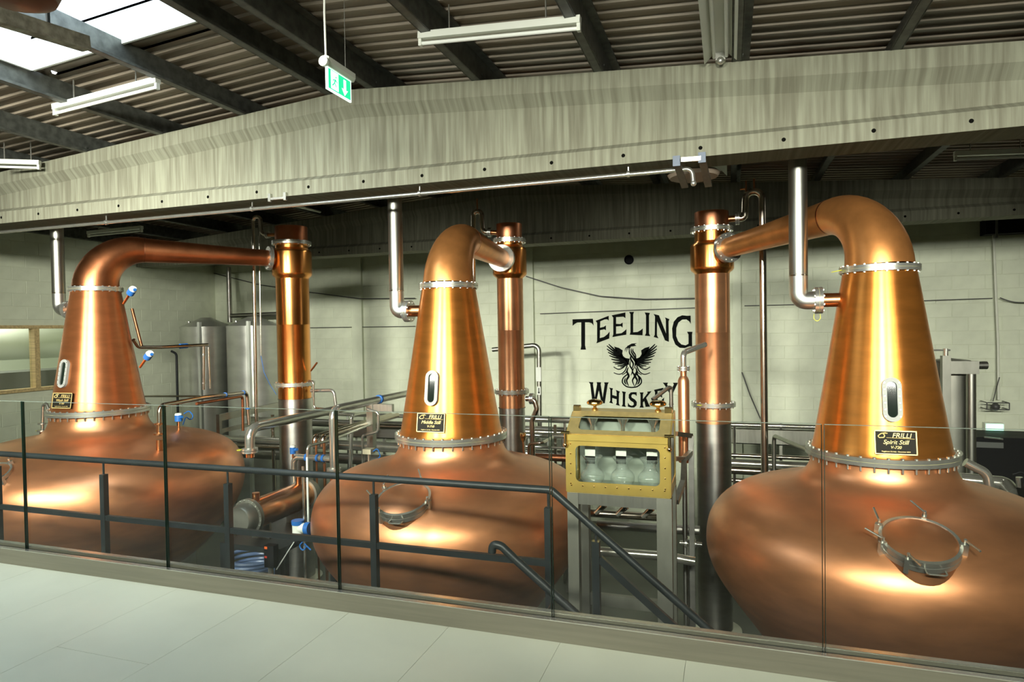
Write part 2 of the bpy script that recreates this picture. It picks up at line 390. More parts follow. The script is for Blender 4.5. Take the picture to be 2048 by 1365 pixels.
for X in PX:                                           # zed purlins, each a part of the roof
    z = beam_top(X)+.002; sg = 1 if X < -3.33 else -1; t = .004; mb = MB()
    Y0, Y1 = WF, WB
    mb.box(X-t, X+t, Y0, Y1, z, z+.2).box(min(X, X+sg*.07), max(X, X+sg*.07), Y0, Y1, z, z+2*t).box(min(X, X-sg*.07), max(X, X-sg*.07), Y0, Y1, z+.2-2*t, z+.2)
    mb.box(X+sg*.07-t, X+sg*.07+t, Y0, Y1, z, z+.022)
    for yb in (5.34, 5.62, 9.8, 10.05): mb.cyl((X-.012, yb, z+.06), (X+.012, yb, z+.06), .012, n=6)
    mb.build('purlin', galv, ce, smooth=False)

# ------------------------------------------------------------------ concrete beams
def beam(Y0, label, holes=True):
    Yc = Y0+.185; zb = 1.312; rt_ = thing('concrete_beam', label, 'beam', (-3.33, Yc, zb))
    xs = sorted(set([WL, -3.33, WR]+[WL+i*.9 for i in range(23)]))
    def prof(X):
        zt = beam_top(X)
        return [(.185, zb), (.185, zb+.135), (.10, zb+.185), (.10, zt-.235), (.185, zt-.14), (.185, zt)]
    mb = MB(); n_ = 12
    for X in xs:
        p = prof(X); mb.v += [(X, Yc-a, z) for a, z in p]+[(X, Yc+a, z) for a, z in reversed(p)]
    for i in range(len(xs)-1):
        for j in range(n_): mb.f.append((i*n_+j, i*n_+(j+1) % n_, (i+1)*n_+(j+1) % n_, (i+1)*n_+j))
    mb.f += [tuple(range(n_)), tuple((len(xs)-1)*n_+j for j in range(n_))]
    o = mb.build('beam_body', conc, rt_, smooth=False)
    for i in range(32):
        X = -8.6+i*.60
        if X > WR-.3: break
        MB().lathe([(0, .001), (.015, .001), (.017, -.002)], (X, Y0, zb+.068), 10, (0, -1, 0)).build('bolt_hole', hole_m, rt_)
    return rt_
beam(5.3, 'streaked pale concrete roof beam crossing the photo in front of the stills')
beam(9.75, 'dark shaded concrete roof beam behind the copper columns')

# ------------------------------------------------------------------ pot stills
def at_cone(p, ax, rz):
    """point on a surface of revolution seen at p: returns (angle, z)"""
    d = ray(*p); lo = 3.0; t = lo
    while t < 14:
        q = d*t; r = hypot(q.x-ax[0], q.y-ax[1])
        if r < rz(q.z): break
        t += .004
    return atan2(q.y-ax[1], q.x-ax[0]), q.z
def interp(prof, z):
    for (r1, z1), (r2, z2) in zip(prof, prof[1:]):
        if min(z1, z2) <= z <= max(z1, z2): return r1+(r2-r1)*((z-z1)/(z2-z1) if z2 != z1 else 0)
    return 0
def smoothprof(p, it=2):
    for _ in range(it):
        q = [p[0]]
        for a, b in zip(p, p[1:]):
            q += [(a[0]*.75+b[0]*.25, a[1]*.75+b[1]*.25), (a[0]*.25+b[0]*.75, a[1]*.25+b[1]*.75)]
        p = q+[p[-1]]
    return p
BODY = [(.515, -1.09), (.52, -1.14), (.535, -1.20), (.575, -1.26), (.66, -1.315), (.80, -1.345), (.96, -1.385), (1.13, -1.445), (1.26, -1.54), (1.345, -1.66), (1.378, -1.80), (1.375, -1.95), (1.32, -2.11), (1.19, -2.30), (1.02, -2.52), (.85, -2.76), (.60, -2.93), (.0, -3.0)]
BODY1 = [(.515, -.96), (.52, -1.02), (.535, -1.08), (.57, -1.15), (.66, -1.215), (.885, -1.25), (1.10, -1.29), (1.30, -1.345), (1.47, -1.43), (1.59, -1.56), (1.645, -1.71), (1.655, -1.88), (1.62, -2.06), (1.53, -2.25), (1.38, -2.46), (1.20, -2.68), (.90, -2.90), (0, -3.02)]
def flange(parent, c, ro, ri, h, nb_, axis=(0, 0, 1), br=.009, stud=.02, wire=None):
    ax = V(axis).normalized(); c = V(c)
    f = MB().ring(c+ax*h*.27, ro, ri, h*.48, 56, axis).ring(c-ax*h*.27, ro, ri, h*.48, 56, axis).build('flange', steel_flange, parent)
    MB().ring(c, ro-.004, ri, h*.08, 56, axis).build('gasket', mat('gasket_fibre', (.45, .42, .22), .7), f)
    MB().bolts(c, (ro*.62+ri*.38) if ro-ri > .03 else ro-.012, nb_, br, h*.5+.010, axis, stud).build('bolts', steel_flange, f, kind='stuff')
    return f
def earthwire(parent, p, side, d=.04, drop=(0, 0, -1)):
    p = V(p); s_ = V(side); dr = V(drop)
    MB().tube([p-s_*d*.5, p-s_*d*.6+dr*d*.8, p+dr*d*1.5, p+s_*d*.6+dr*d*.8, p+s_*d*.5], .0028, 6, bend=.02).build('earth_wire', yellow, parent)

def still(X, dz, body, arm_to, az_, label, plate, cone_m, sg_px, pl_px, mw_px, mw_r, cat='still'):
    Y = 6.0; z = lambda v: v+dz
    root = thing('pot_still', label, cat, (X, Y, FLOOR))
    bp = smoothprof(body)
    MB().lathe(bp, (X, Y, 0), 96).build('pot_body', copper_body, root, ang=60)
    sk = body[-3]; MB().lathe([(sk[0]*.86, FLOOR), (sk[0]*.86, sk[1]-.02)], (X, Y, 0), 48).build('support_skirt', steel_shell, root)
    cone = [(.515, z(-1.03)), (.50, z(-1.0)), (.40, z(-.40)), (.30, z(.22)), (.268, z(.41))]
    cone_o = MB().lathe(smoothprof(cone, 1), (X, Y, 0), 80).build('neck_cone', cone_m, root, ang=60)
    flange(root, (X, Y, z(-1.06)), .562, .49, .062, 36, br=.012, stud=.035)
    flange(root, (X, Y, z(.43)), .296, .24, .050, 22, br=.011, stud=.0)
    # swan neck
    a = V((arm_to[0]-X, arm_to[1]-Y, 0)); Ln = a.length; a.normalize()
    P = []; Rr = []
    for i in range(15):
        th = pi/2*1.03*i/14
        P.append(V((X, Y, z(.455)))+a*(.50*(1-cos(th)))+V((0, 0, .49*sin(th)))); Rr.append(.256-(.256-.158)*(i/14)**1.15)
    neck = MB().tube(P, Rr, 40, False).build('swan_neck', copper_neck if cone_m is not copper_cone_red else mat('copper_neck_red', (.55, .21, .09), .34, 1, .12, (5, 5, 5), rvar=.05), root, ang=60)
    e = V((arm_to[0], arm_to[1], arm_to[2])); q = P[-1]; end = e-a*.33
    end.z = arm_to[2]+(.02)
    MB().tube([q, q.lerp(end, .5), end], [.156, .130, .112], 36, False).build('lyne_arm', MATS['copper_neck'] if cone_m is not copper_cone_red else MATS['copper_neck_red'], root)
    MB().tube([q-(q-end).normalized()*-.004, q+(end-q).normalized()*.012], .1595, 36).build('weld_band', copper_dark, root)
    dirv = (e+V((0, 0, 0))-end).normalized()
    flange(root, end+dirv*.012, .168, .10, .05, 12, dirv, .010, 0)
    MB().tube([end+dirv*.035, e-a*.15], [.112, .105], 24).build('arm_nozzle', copper_tube, root)
    # vent nozzle to the left
    vz = z(.19); rc = interp(cone, vz)
    MB().cyl((X-rc+.05, Y, vz), (X-.44, Y, vz), .058, n=24).build('vent_nozzle', copper_pipe, root)
    # sight glass
    def surf_frame(px):
        ph, zz = at_cone(px, (X, Y), lambda v: interp(cone, v))
        r = interp(cone, zz); sl = (.515-.268)/1.44
        rad = V((cos(ph), sin(ph), 0)); nrm = (rad+V((0, 0, sl))).normalized(); tz = (V((0, 0, 1))-nrm*nrm.z).normalized(); rx = tz.cross(nrm)
        return V((X, Y, 0))+rad*r+V((0, 0, zz)), nrm, tz, rx
    c0, nr, tz, rx = surf_frame(sg_px)
    def stadium(w, h, n=12):
        pts = []
        for i in range(n+1): th = pi*i/n; pts.append((w*cos(th), h-w+w*sin(th)))
        for i in range(n+1): th = pi+pi*i/n; pts.append((w*cos(th), -(h-w)+w*sin(th)))
        return pts
    fo, fi = stadium(.066, .168), stadium(.034, .135)
    T3 = lambda p, d: c0+rx*p[0]+tz*p[1]+nr*d
    n_ = len(fo); mb = MB()
    mb.v = [T3(p, d) for ring_, d in ((fo, -.05), (fo, .028), (fi, .028), (fi, .012)) for p in ring_]
    mb.f = [(k*n_+i, k*n_+(i+1) % n_, (k+1)*n_+(i+1) % n_, (k+1)*n_+i) for k in range(3) for i in range(n_)]
    sgo = mb.build('sight_glass_frame', mat('cast_aluminium', (.33, .34, .31), .65, .1), root, ang=40)
    MB().prism([T3(p, .013) for p in fi], nr*-.01).build('pane', gl_dark, sgo, smooth=False)
    mb = MB()
    for i in range(12):
        s_ = (-.128+.0512*(i % 6)); p = T3((.05 if i < 6 else -.05, s_), .028); mb.cyl(p, p+nr*.006, .0055, n=6)
    mb.build('bolts', steel_flange, sgo, kind='stuff')
    # plate
    c1, nr, tz, rx = surf_frame(pl_px)
    c1 = c1+nr*.018
    pw, ph_ = .142, .090
    pl = MB().obox(c1-nr*.004, rx*pw, tz*ph_, nr*.004).build('nameplate', plateb, root, smooth=False, label='black nameplate with gold lettering')
    bd = MB()
    for s_ in (-1, 1):
        bd.obox(c1+tz*s_*(ph_-.004)+nr*.001, rx*pw, tz*.004, nr*.0015); bd.obox(c1+rx*s_*(pw-.004)+nr*.001, rx*.004, tz*ph_, nr*.0015)
    bd.build('plate_border', gold, pl, smooth=False)
    MM = Matrix((rx, tz, nr)).transposed().to_4x4()
    def pt(s_, size, dx, dy, sh=0.):
        M2 = MM.copy(); M2.translation = c1+rx*dx+tz*dy+nr*.001; text(s_, size, M2, gold, pl, 'lettering', sh)
    pt('FRILLI', .050, .040, .052, .25); pt(plate[0], .044, 0, .002, .3); pt(plate[1], .030, 0, -.036, .25); pt('Poggibonsi (Si) Italy - December 2014', .0125, 0, -.067)
    lg = [c1+rx*u+tz*v+nr*.003 for u, v in ((-.062, .072), (-.095, .066), (-.118, .046), (-.108, .034), (-.078, .036), (-.070, .050), (-.085, .068), (-.052, .068))]
    MB().tube(lg, .0042, 6, bend=.01, k=3).tube([c1+rx*-.06+tz*.036+nr*.003, c1+rx*.125+tz*.030+nr*.003], .002, 5).build('maker_emblem', gold, pl)
    # manway
    if mw_px:
        ph, zz = at_cone(mw_px, (X, Y), lambda v: interp(bp, v)); r = interp(bp, zz)
        rad = V((cos(ph), sin(ph), 0)); el = radians(68); ax = rad*cos(el)+V((0, 0, sin(el)))
        c = V((X, Y, 0))+rad*r+V((0, 0, zz))-ax*.058; R = mw_r
        mw = MB().lathe([(R*1.16, -.13), (R*1.10, -.05), (R*1.0, .0), (R*.985, .03)], c, 48, ax).build('manway_collar', copper_body, root)
        MB().lathe([(R*.9, .02), (R*1.02, .02), (R*1.02, .055), (R*.99, .058), (R*1.02, .062), (R*1.02, .098), (R*.93, .10), (R*.90, .085)], c, 48, ax).build('manway_ring', steel_flange, mw)
        MB().lathe([(R*.93, .095), (R*.80, .108), (R*.45, .120), (0, .124)], c, 48, ax).build('manway_lid', copper_body, mw)
        sd = ax.cross(V((0, 0, 1))).normalized(); fr = sd.cross(ax)
        for k, th in enumerate((.45, 1.9, 3.3, 5.2, 5.95)):
            d = sd*cos(th)+fr*sin(th); b = c+d*R*1.05
            cl = MB().obox(b+ax*.06, d*.022, ax.cross(d)*.014, ax*.055).cyl(b+ax*.10, b+ax*.15, .010, n=8).build('clamp', steel_flange, mw)
            h = ax.cross(d)*(.6 if k % 2 else -.8)+d*.5; h.normalize()
            MB().cyl(b+ax*.14-h*.01, b+ax*.155+h*.12, .007, n=8).build('clamp_handle', steel, mw)
        hd = fr*-1*R*1.03
        MB().tube([c+hd-sd*.09+ax*.05, c+hd*1.2-sd*.09+ax*.06, c+hd*1.2+sd*.02+ax*.06, c+hd+sd*.02+ax*.05], .006, 8, bend=.02).build('lift_handle', steel, mw)
    return root, cone_o
COL = {3: (-.185, 7.95), 2: (-2.677, 7.95), 1: (-6.01, 7.95)}
s3, _ = still(1.166, 0, BODY, (*COL[3], .84), 11, 'large pot still on the right with golden cone, nearest the camera', ('Spirit Still', 'V-720'), copper_cone, (1783, 800), (1790, 886), (1838, 1088), .232)
s2, _ = still(-2.671, 0, BODY, (*COL[2], .85), -24, 'middle pot still with bright orange gold cone', ('Middle Still', 'V-710'), copper_cone, (865, 777), (863, 846), (808, 1004), .232)
s1, _ = still(-7.424, .13, BODY1, (*COL[1], 1.03), -51, 'widest pot still at the left with redder copper cone', ('Wash Still', 'V-700'), copper_cone_red, (129, 748), (127, 802), (-28, 958), .232)
earthwire(s3, (1.166-.296, 5.93, .43), (.3, -.9, 0), .05, (-1, 0, -.2)); earthwire(s3, (1.166-.47, 5.95, .075), (1, 0, 0), .045)
# fittings on the wash still
def transmitter(parent, base, d, L=.20, head=.055):
    base, d = V(base), V(d).normalized()
    o = MB().cyl(base, base+d*L, .014, n=10).build('probe_stem', copper_pipe, parent)
    h = base+d*(L+.03)
    MB().cyl(h-d*.03, h+d*.05, head*.72, n=16).cyl(h+d*.01, h+d*.01+V((.08, -.02, .02)), .018, n=8).build('transmitter_head', blue, o)
    MB().cyl(h+d*.05, h+d*.075, head*.72, head*.6, n=16).build('transmitter_cap', white_pl, o)
    return o
for px, dd in (((247, 608), (.75, -.2, .55)), ((280, 735), (.75, -.2, .55))):
    p = at(*px, Y=5.95); transmitter(s1, p, dd, .20, .06)

# ------------------------------------------------------------------ copper columns
def column(k, rt_, rcol, zz, label, shell_m, cap_m=copper_dark, cpx=None):
    X, Y = COL[k]; top, fl1, ct, cb, seam, fl2, jn = zz
    ct = at(*cpx[0], Y=Y-rcol).z; cb = at(*cpx[1], Y=Y-rcol).z
    root = thing('condenser_column', label, 'column', (X, Y, FLOOR))
    MB().lathe([(rt_, FLOOR+.04), (rt_, jn-.012), (rt_+.008, jn-.01), (rt_+.008, jn)], (X, Y, 0), 48).build('steel_shell', steel_shell, root, label='grey steel lower shell')
    MB().lathe([(rt_, FLOOR), (rt_+.1, FLOOR), (rt_+.1, FLOOR+.02), (rt_, FLOOR+.04)], (X, Y, 0), 32).build('base_plate', steel_shell, root)
    MB().lathe([(rt_, jn), (rt_, fl2)], (X, Y, 0), 48).build('copper_lower_ring', shell_m, root)
    flange(root, (X, Y, fl2), rt_+.055, rt_*.9, .05, 18, br=.010, stud=.012)
    MB().lathe([(rt_, fl2), (rt_, seam-.004), (rt_+.002, seam), (rt_, seam+.004), (rt_, cb+.01)], (X, Y, 0), 48).build('copper_shell', shell_m, root)
    MB().lathe([(rt_, cb-.06), (rt_+.006, cb-.045), (rcol-.012, cb-.02), (rcol, cb), (rcol, cb+.02), (rcol, ct-.035), (rcol-.004, ct-.015), (rcol-.016, ct), (rt_+.01, ct+.018), (rt_, ct+.03), (rt_*.98, fl1)], (X, Y, 0), 48).build('collar', copper_tube, root)
    flange(root, (X, Y, fl1), rt_+.045, rt_*.85, .05, 18, br=.010, stud=.0)
    MB().lathe([(rt_*.98, fl1), (rt_*.98, top), (rt_*.95, top+.003), (0, top+.003)], (X, Y, 0), 48).build('cap', cap_m, root)
    return root
cap_mid = mat('copper_cap_mid', (.52, .22, .11), .33, 1, .1, (4, 4, 4))
c3 = column(3, .196, .245, (1.31, 1.107, .985, .70, -.09, -.927, -1.144), 'tall copper column right of the wall sign, joined to the right still', copper_pink, cap_mid, ((1424, 484), (1424, 535)))
c2 = column(2, .168, .219, (1.335, 1.12, 1.02, .72, -.03, -.818, -1.026), 'slim copper column standing behind the middle still', copper_pink, cap_mid, ((1022, 492), (1022, 546)))
c1 = column(1, .232, .278, (1.514, 1.28, 1.19, .861, .10, -.76, -.97), 'deep orange copper column at left, between left and middle stills', copper_tube, copper_dark, ((586, 496), (586, 546)))
earthwire(c3, (COL[3][0]-.10, 7.73, -.927), (1, 0, 0), .06, (-.8, 0, .1))

# ------------------------------------------------------------------ pipes
def pipe(label, pts, r, m_=steel, bend=None, name='steel_pipe', clips=(), clip_m=None, n=14, extra=None):
    pts = [at(p[0], p[1], Y=p[2]) if len(p) == 3 and not isinstance(p, Vector) else V(p) for p in pts]
    low = min(pts, key=lambda q: q.z)
    root = thing(name, label, 'pipe', low)
    MB().tube(pts, r, n, bend=bend if bend is not None else r*2.6).build('pipe_run', m_, root, ang=50)
    for (i, f) in clips:
        a, b = pts[i], pts[i+1]; c = a.lerp(b, f); d = (b-a).normalized()
        MB().ring(c, r*1.28, r*.98, r*.8, 16, d).build('pipe_clip', clip_m or steel_flange, root)
    if extra: extra(root, pts)
    return root
W3 = lambda x, y, Y: at(x, y, Y=Y)
# vent pipes rising past the beam
for (X, Xv, z0, lab, zc) in ((1.166, .560, .19, 'steel vent pipe beside the right still neck', 1.312), (-2.671, -3.258, .19, 'steel vent pipe beside the middle still neck', 1.312), (-7.424, -8.06, .32, 'steel vent pipe beside the left still neck', 1.312)):
    root = thing('vent_pipe', lab, 'pipe', (Xv, 6.0, z0))
    MB().tube([V((Xv, 6, 2.12)), V((Xv, 6, z0+.21))], .074, 28, False).build('riser', steel_br if X > -3 else steel_br, root)
    MB().tube(fillet([V((Xv, 6, z0+.23)), V((Xv, 6, z0)), V((X-.47, 6, z0))], .19, 8), .074, 28, False).build('elbow', mat('stainless_satin_elbow', (.66, .67, .62), .38, 1), root)
    MB().ring((Xv, 6, z0+.215), .0755, .07, .012, 28).build('weld_band', steel_warm, root)
    flange(root, (X-.455, 6, z0), .112, .06, .06, 8, (1, 0, 0), .011, 0)
# loops on the column caps
p = COL[3]
def capnozzle(root, pts):
    pass
def loop(label, k, side, pts, r, rt_, zc):
    X, Y = COL[k]
    rr = pipe(label, pts, r, steel_warm, r*2.4, name='overflow_loop')
    a, b = V((X+side*rt_*.96, Y, zc)), at(*pts[0][:2], Y=pts[0][2])
    MB().cyl(a, b, r*.95, n=14).build('copper_nozzle', copper_pipe, rr)
    MB().ring(b, r*1.9, r*.8, .02, 20, (b-a)).ring(b+(b-a).normalized()*.026, r*1.9, r*.8, .02, 20, (b-a)).build('flange', steel_flange, rr)
    return rr
l3 = loop('looped steel pipe from the cap of the column right of the wall sign', 3, 1, [(1472, 437, 7.95), (1489, 437, 7.95), (1492, 383, 7.95), (1524, 383, 7.95), (1530, 985, 7.95)], .040, .196, W3(1462, 438, 7.95).z)
MB().cyl(W3(1508, 383, 7.95), W3(1508, 358, 7.95), .012, n=8).cyl(W3(1492, 398, 7.95)+V((0, -.02, .08)), W3(1492, 380, 7.95)+V((-.0, -.02, .10)), .010, n=8).cyl(W3(1492, 378, 7.95), W3(1480, 379, 7.95), .010, n=8).build('vent_valve', copper_pipe, l3)
l2 = loop('looped steel pipe from the cap of the slim column behind the middle still', 2, -1, [(982, 465, 7.95), (966, 465, 7.95), (963, 423, 7.95), (947, 423, 7.95), (947, 640, 7.95)], .032, .168, W3(990, 466, 7.95).z)
MB().cyl(W3(955, 423, 7.95), W3(954, 398, 7.95), .010, n=8).build('vent_valve', copper_pipe, l2)
l1 = loop('looped steel pipe from the cap of the left column', 1, -1, [(537, 470, 7.95), (523, 468, 7.95), (521, 434, 7.95), (506, 434, 7.95), (513, 850, 7.95)], .027, .232, W3(545, 471, 7.95).z)
pipe('thin steel drain line hanging beside the left column loop', [(518, 440, 8.0), (522, 712, 8.0)], .011, steel, name='drain_line')
pipe('blue cable dangling from the thin drain line by the left column', [(522, 712, 8.0), (528, 745, 8.0), (540, 770, 8.0), (553, 790, 7.85)], .004, blue, .1, name='blue_cable', n=6)
# sprinkler line under the front beam
sp = pipe('long thin steel pipe slung under the front concrete beam', [at(-60, 470.5, Y=5.4), at(1384, 337.5, Y=5.4), at(1387, 366, Y=5.4)], .018, steel, .05, name='spray_pipe')
MB().sphere(at(1387, 367, Y=5.4), .024).build('spray_head', steel_flange, sp)
for px in (213, 505, 840, 1257):
    c = at(px, 467-.0934*px+3, Y=5.4); c = V((c.x, 5.4, at(px, 464.8-px*.0927, Y=5.4).z))
    MB().ring(c, .027, .018, .022, 14, (1, 0, 0)).cyl(c+V((0, 0, .02)), (c.x, 5.4, 1.315), .007, n=6).build('hanger_clip', steel_flange, sp)
# bracket clamped to the beam
br = thing('beam_bracket', 'timber and steel bracket with round plate clamped under the front beam', 'bracket', (at(1390, 340, Y=5.4).x, 5.45, 1.1))
for pa, pb in (((1353, 325), (1370, 372)), ((1404, 318), (1417, 370))):
    a = at(*pa, Y=5.29); b = at(*pb, Y=5.62); b.z = min(b.z, 1.29)
    MB().bar(a+V((0, -.004, 0)), b+V((0, 0, -.01)), .055, .02).build('arm', steel_br, br)
    MB().box(a.x-.028, a.x+.028, 5.28, 5.298, a.z-.03, a.z+.05).build('hook_plate', mat('blue_grey_plate', (.10, .13, .18), .5), br)
a, b = at(1362, 320, Y=5.28), at(1402, 317, Y=5.28)
MB().bar(a, b, .02, .035).build('cross_bar', steel_flange, br)
cx = at(1387, 349, Y=5.85); MB().lathe([(0, -.03), (.2, -.03), (.22, 0), (.2, .02), (0, .02)], (cx.x, 5.85, cx.z), 32).build('round_plate', mat('pinkish_plate', (.30, .24, .18), .6), br)
bc = thing('beam_clip', 'small steel clamp with bolts on the beam edge above the left column', 'clamp', at(553, 399, Y=5.28))
for px in (540, 571):
    c = at(px, 398, Y=5.285); MB().box(c.x-.014, c.x+.014, 5.27, 5.298, 1.27, 1.345).build('clamp_plate', steel_flange, bc, smooth=False)
a, b = at(540, 400, Y=5.285), at(571, 397, Y=5.285); MB().box(a.x, b.x, 5.275, 5.297, 1.285, 1.305).build('clamp_bar', steel_flange, bc, smooth=False)
# pipes by the left still
def red_ext(root, pts):
    pass
pipe('copper toned pipe branch from the left still cone towards the tanks', [(267, 680, 6.2), (277, 695, 6.3), (322, 695, 6.6), (415, 690, 7.4)], .022, steel_warm, .08, name='sample_pipe')
MB_ = MB().cyl(W3(360, 693, 6.93), W3(374, 692, 7.05), .034, n=12); tag(MB_.build('sight_valve', blue), 'blue collared sight valve on the pipe by the left still', 'valve')
pipe('short inclined copper tube standing on the branch pipe of the left still', [(264, 618, 6.35), (283, 692, 6.35)], .018, copper_dark, name='copper_tube')
pipe('vertical thin steel riser in front of the left tank', [(407, 692, 7.33), (407, 780, 7.33)], .020, steel_warm, clips=((0, .2), (0, .85)), name='steel_riser')
pipe('second slimmer riser close beside the riser at the left tank', [(417, 695, 7.4), (420, 778, 7.4)], .014, steel_warm, name='steel_riser')
pipe('inclined steel pipe with blue clips rising from the left still shoulder to an elbow', [(320, 872, 5.75), (319, 812, 5.75), (410, 795, 6.6), (494, 785, 7.7), (498, 850, 7.7)], .026, steel_warm, .08, clips=((2, .45), (2, .9), (3, .5)), clip_m=blue, name='feed_pipe')
nz = tag(MB().cyl(W3(319, 880, 5.75)+V((0, 0, -.12)), W3(319, 880, 5.75), .036, n=18).ring(W3(319, 868, 5.75), .062, .02, .02, 20).ring(W3(319, 848, 5.75), .055, .02, .015, 20).cyl(W3(319, 868, 5.75), W3(319, 846, 5.75), .030, n=14).build('flanged_nozzle', copper_pipe), 'short flanged copper nozzle on the right shoulder of the left still', 'nozzle')
pipe('small hooked steel pipe at the left side of the left still flange', [(100, 826, 6.2), (92, 806, 6.2), (86, 812, 6.2), (85, 862, 6.2)], .020, steel, .04, name='sample_pipe')
nz2 = thing('flanged_nozzle', 'short flanged nozzle with yellow wire left of the left still neck', 'nozzle', W3(85, 875, 6.2))
MB().cyl(W3(86, 885, 6.2)+V((0, 0, -.05)), W3(85, 862, 6.2), .034, n=16).build('nozzle_body', copper_dark, nz2); MB().ring(W3(85, 862, 6.2), .065, .02, .022, 20).ring(W3(85, 848, 6.2), .055, .02, .018, 20).build('flange', steel_flange, nz2)
earthwire(nz2, W3(80, 862, 6.2), (0, 1, 0), .05, (-1, 0, 0))
pipe('open ended copper pipe below the inclined feed pipe', [(393, 808, 6.9), (485, 793, 7.9), (486, 862, 7.9)], .020, copper_dark, .05, name='copper_tube')
pipe('thin horizontal pipe running behind the left still neck towards the tanks', [(290, 793, 7.6), (402, 793, 7.6)], .014, steel_warm, name='thin_pipe')
pipe('dark pair of drain pipes beside the left tank', [(343, 703, 9.6), (353, 708, 9.6), V((W3(360, 1010, 9.6).x, 9.6, FLOOR))], .022, iron_dark, .08, name='dark_pipe')
tx = thing('level_transmitter', 'blue and white transmitter on the right shoulder of the left still', 'transmitter', W3(358, 862, 6.6)); transmitter(tx, W3(358, 866, 6.6)+V((0, 0, -.05)), (0, 0, 1), .20, .065)
pipe('looped blue cable behind the transmitter of the left still', [(368, 828, 6.8), (378, 822, 6.8), (388, 833, 6.8), (380, 842, 6.8), (372, 832, 6.8), (366, 850, 6.8)], .007, blue, .05, name='blue_cable', n=6)
# big vapour pipes
def capend(root, pts):
    c = pts[0]
    MB().ring(c+V((0, 0, .012)), .085, .04, .022, 24).ring(c+V((0, 0, .04)), .085, .04, .022, 24).build('flange', steel_flange, root)
    MB().cyl(c+V((0, 0, -.05)), c, .045, n=20).build('copper_neck', copper_pipe, root)
A0 = V((-5.03, 5.85, -1.33)); zA = at(520, 853, Y=6.0).z
pA = pipe('polished steel pipe rising from the copper drum and turning away', [A0, V((A0.x, A0.y, zA)), V((A0.x, 8.6, zA))], .053, steel, .14, name='vapour_pipe', extra=capend)
earthwire(pA, A0+V((-.08, -.03, .03)), (0, 1, 0), .05, (-1, 0, 0))
B0 = at(668, 945, Y=6.6); zB = at(685, 815, Y=6.8).z
pB = pipe('polished steel pipe left of the middle still turning away behind it', [B0, V((B0.x, B0.y, zB)), V((B0.x, 9.0, zB))], .047, steel, .12, name='vapour_pipe', clips=((1, .45),), clip_m=blue, extra=capend)
MB().cyl(B0+V((0, 0, -.55)), B0, .05, n=18).build('copper_leg', copper_pipe, pB)
pipe('small steel outlet bend right of the left column', [(622, 782, 7.95), (668, 781, 7.95), (674, 830, 7.95)], .024, steel, .07, name='outlet_bend')
pipe('steel drop pipe hugging the right side of the left column', [(617, 762, 7.85), (627, 764, 7.85), (628, 817, 7.85), (668, 819, 7.85)], .014, steel_warm, .05, name='drop_pipe')
pipe('thin copper probe sticking out of the left column', [(622, 742, 7.95), (634, 726, 7.9)], .013, copper_pipe, name='copper_probe', n=8)
pipe('steel bend with blue clips between the copper drum and the tall vapour pipe', [(588, 965, 6.75), (588, 914, 6.75), (662, 918, 6.75)], .036, steel, .08, clips=((1, .35), (1, .65), (1, .8)), clip_m=blue, name='steel_bend')
pipe('thin hooked pipe above the copper drum', [(615, 935, 6.5), (615, 893, 6.5), (665, 880, 7.0), (740, 850, 8.2)], .016, steel, .05, name='thin_pipe')
pipe('slim vertical tube with white band at the rear of the copper drum', [(614, 915, 6.35), (617, 1058, 6.35)], .013, white_pl, name='thin_pipe')
tx2 = thing('level_transmitter', 'blue transmitter with white cap above the steel bend at the copper drum', 'transmitter', W3(586, 912, 6.7)); transmitter(tx2, W3(586, 916, 6.7), (0, 0, 1), .05, .05)
for lab, xx, ya, yb, Yd, rr_, mm in (('leftmost thin copper downpipe between the copper drum and tall vapour pipe', 632, 880, 1000, 7.0, .014, 'copper_pipe'), ('middle thin copper downpipe between the copper drum and tall vapour pipe', 648, 885, 1000, 7.0, .018, 'copper_pipe'),
    ('thin steel downpipe just right of the tall vapour pipe left of the middle still', 700, 900, 1000, 7.6, .016, 'stainless_tube'), ('steel downpipe with clamp behind the slim column foot', 1040, 838, 960, 9.3, .03, 'stainless_tube'),
    ('steel downpipe left of the pale steel frame by the safe', 1110, 850, 960, 9.0, .022, 'stainless_tube_warm'), ('steel drop line behind the copper drum beside the left column foot', 545, 830, 1010, 9.0, .03, 'stainless_tube_warm')):
    pipe(lab, [(xx, ya, Yd), V((W3(xx, ya, Yd).x, Yd, FLOOR))], rr_, MATS[mm], 0, name='down_pipe', clips=((0, .12),))
av = thing('actuator_valve', 'beige boxed actuator valve with blue cable left of the middle still shoulder', 'valve', W3(738, 945, 7.4))
a = W3(738, 903, 7.4); MB().box(a.x-.06, a.x+.06, 7.34, 7.46, a.z-.03, a.z+.035).build('actuator_box', mat('beige_plastic', (.45, .40, .27), .5), av); MB().cyl((a.x, 7.4, a.z-.2), (a.x, 7.4, a.z-.03), .02, n=10).ring((a.x, 7.4, a.z-.2), .06, .01, .03, 18).cyl((a.x, 7.4, FLOOR), (a.x, 7.4, a.z-.2), .025, n=10).build('valve_stem', steel, av)
MB().tube([(a.x+.06, 7.4, a.z), (a.x+.14, 7.38, a.z+.05), (a.x+.18, 7.38, a.z-.06), (a.x+.12, 7.38, a.z-.10), (a.x+.2, 7.38, a.z-.16)], .008, 6, bend=.03).build('blue_lead', blue, av)
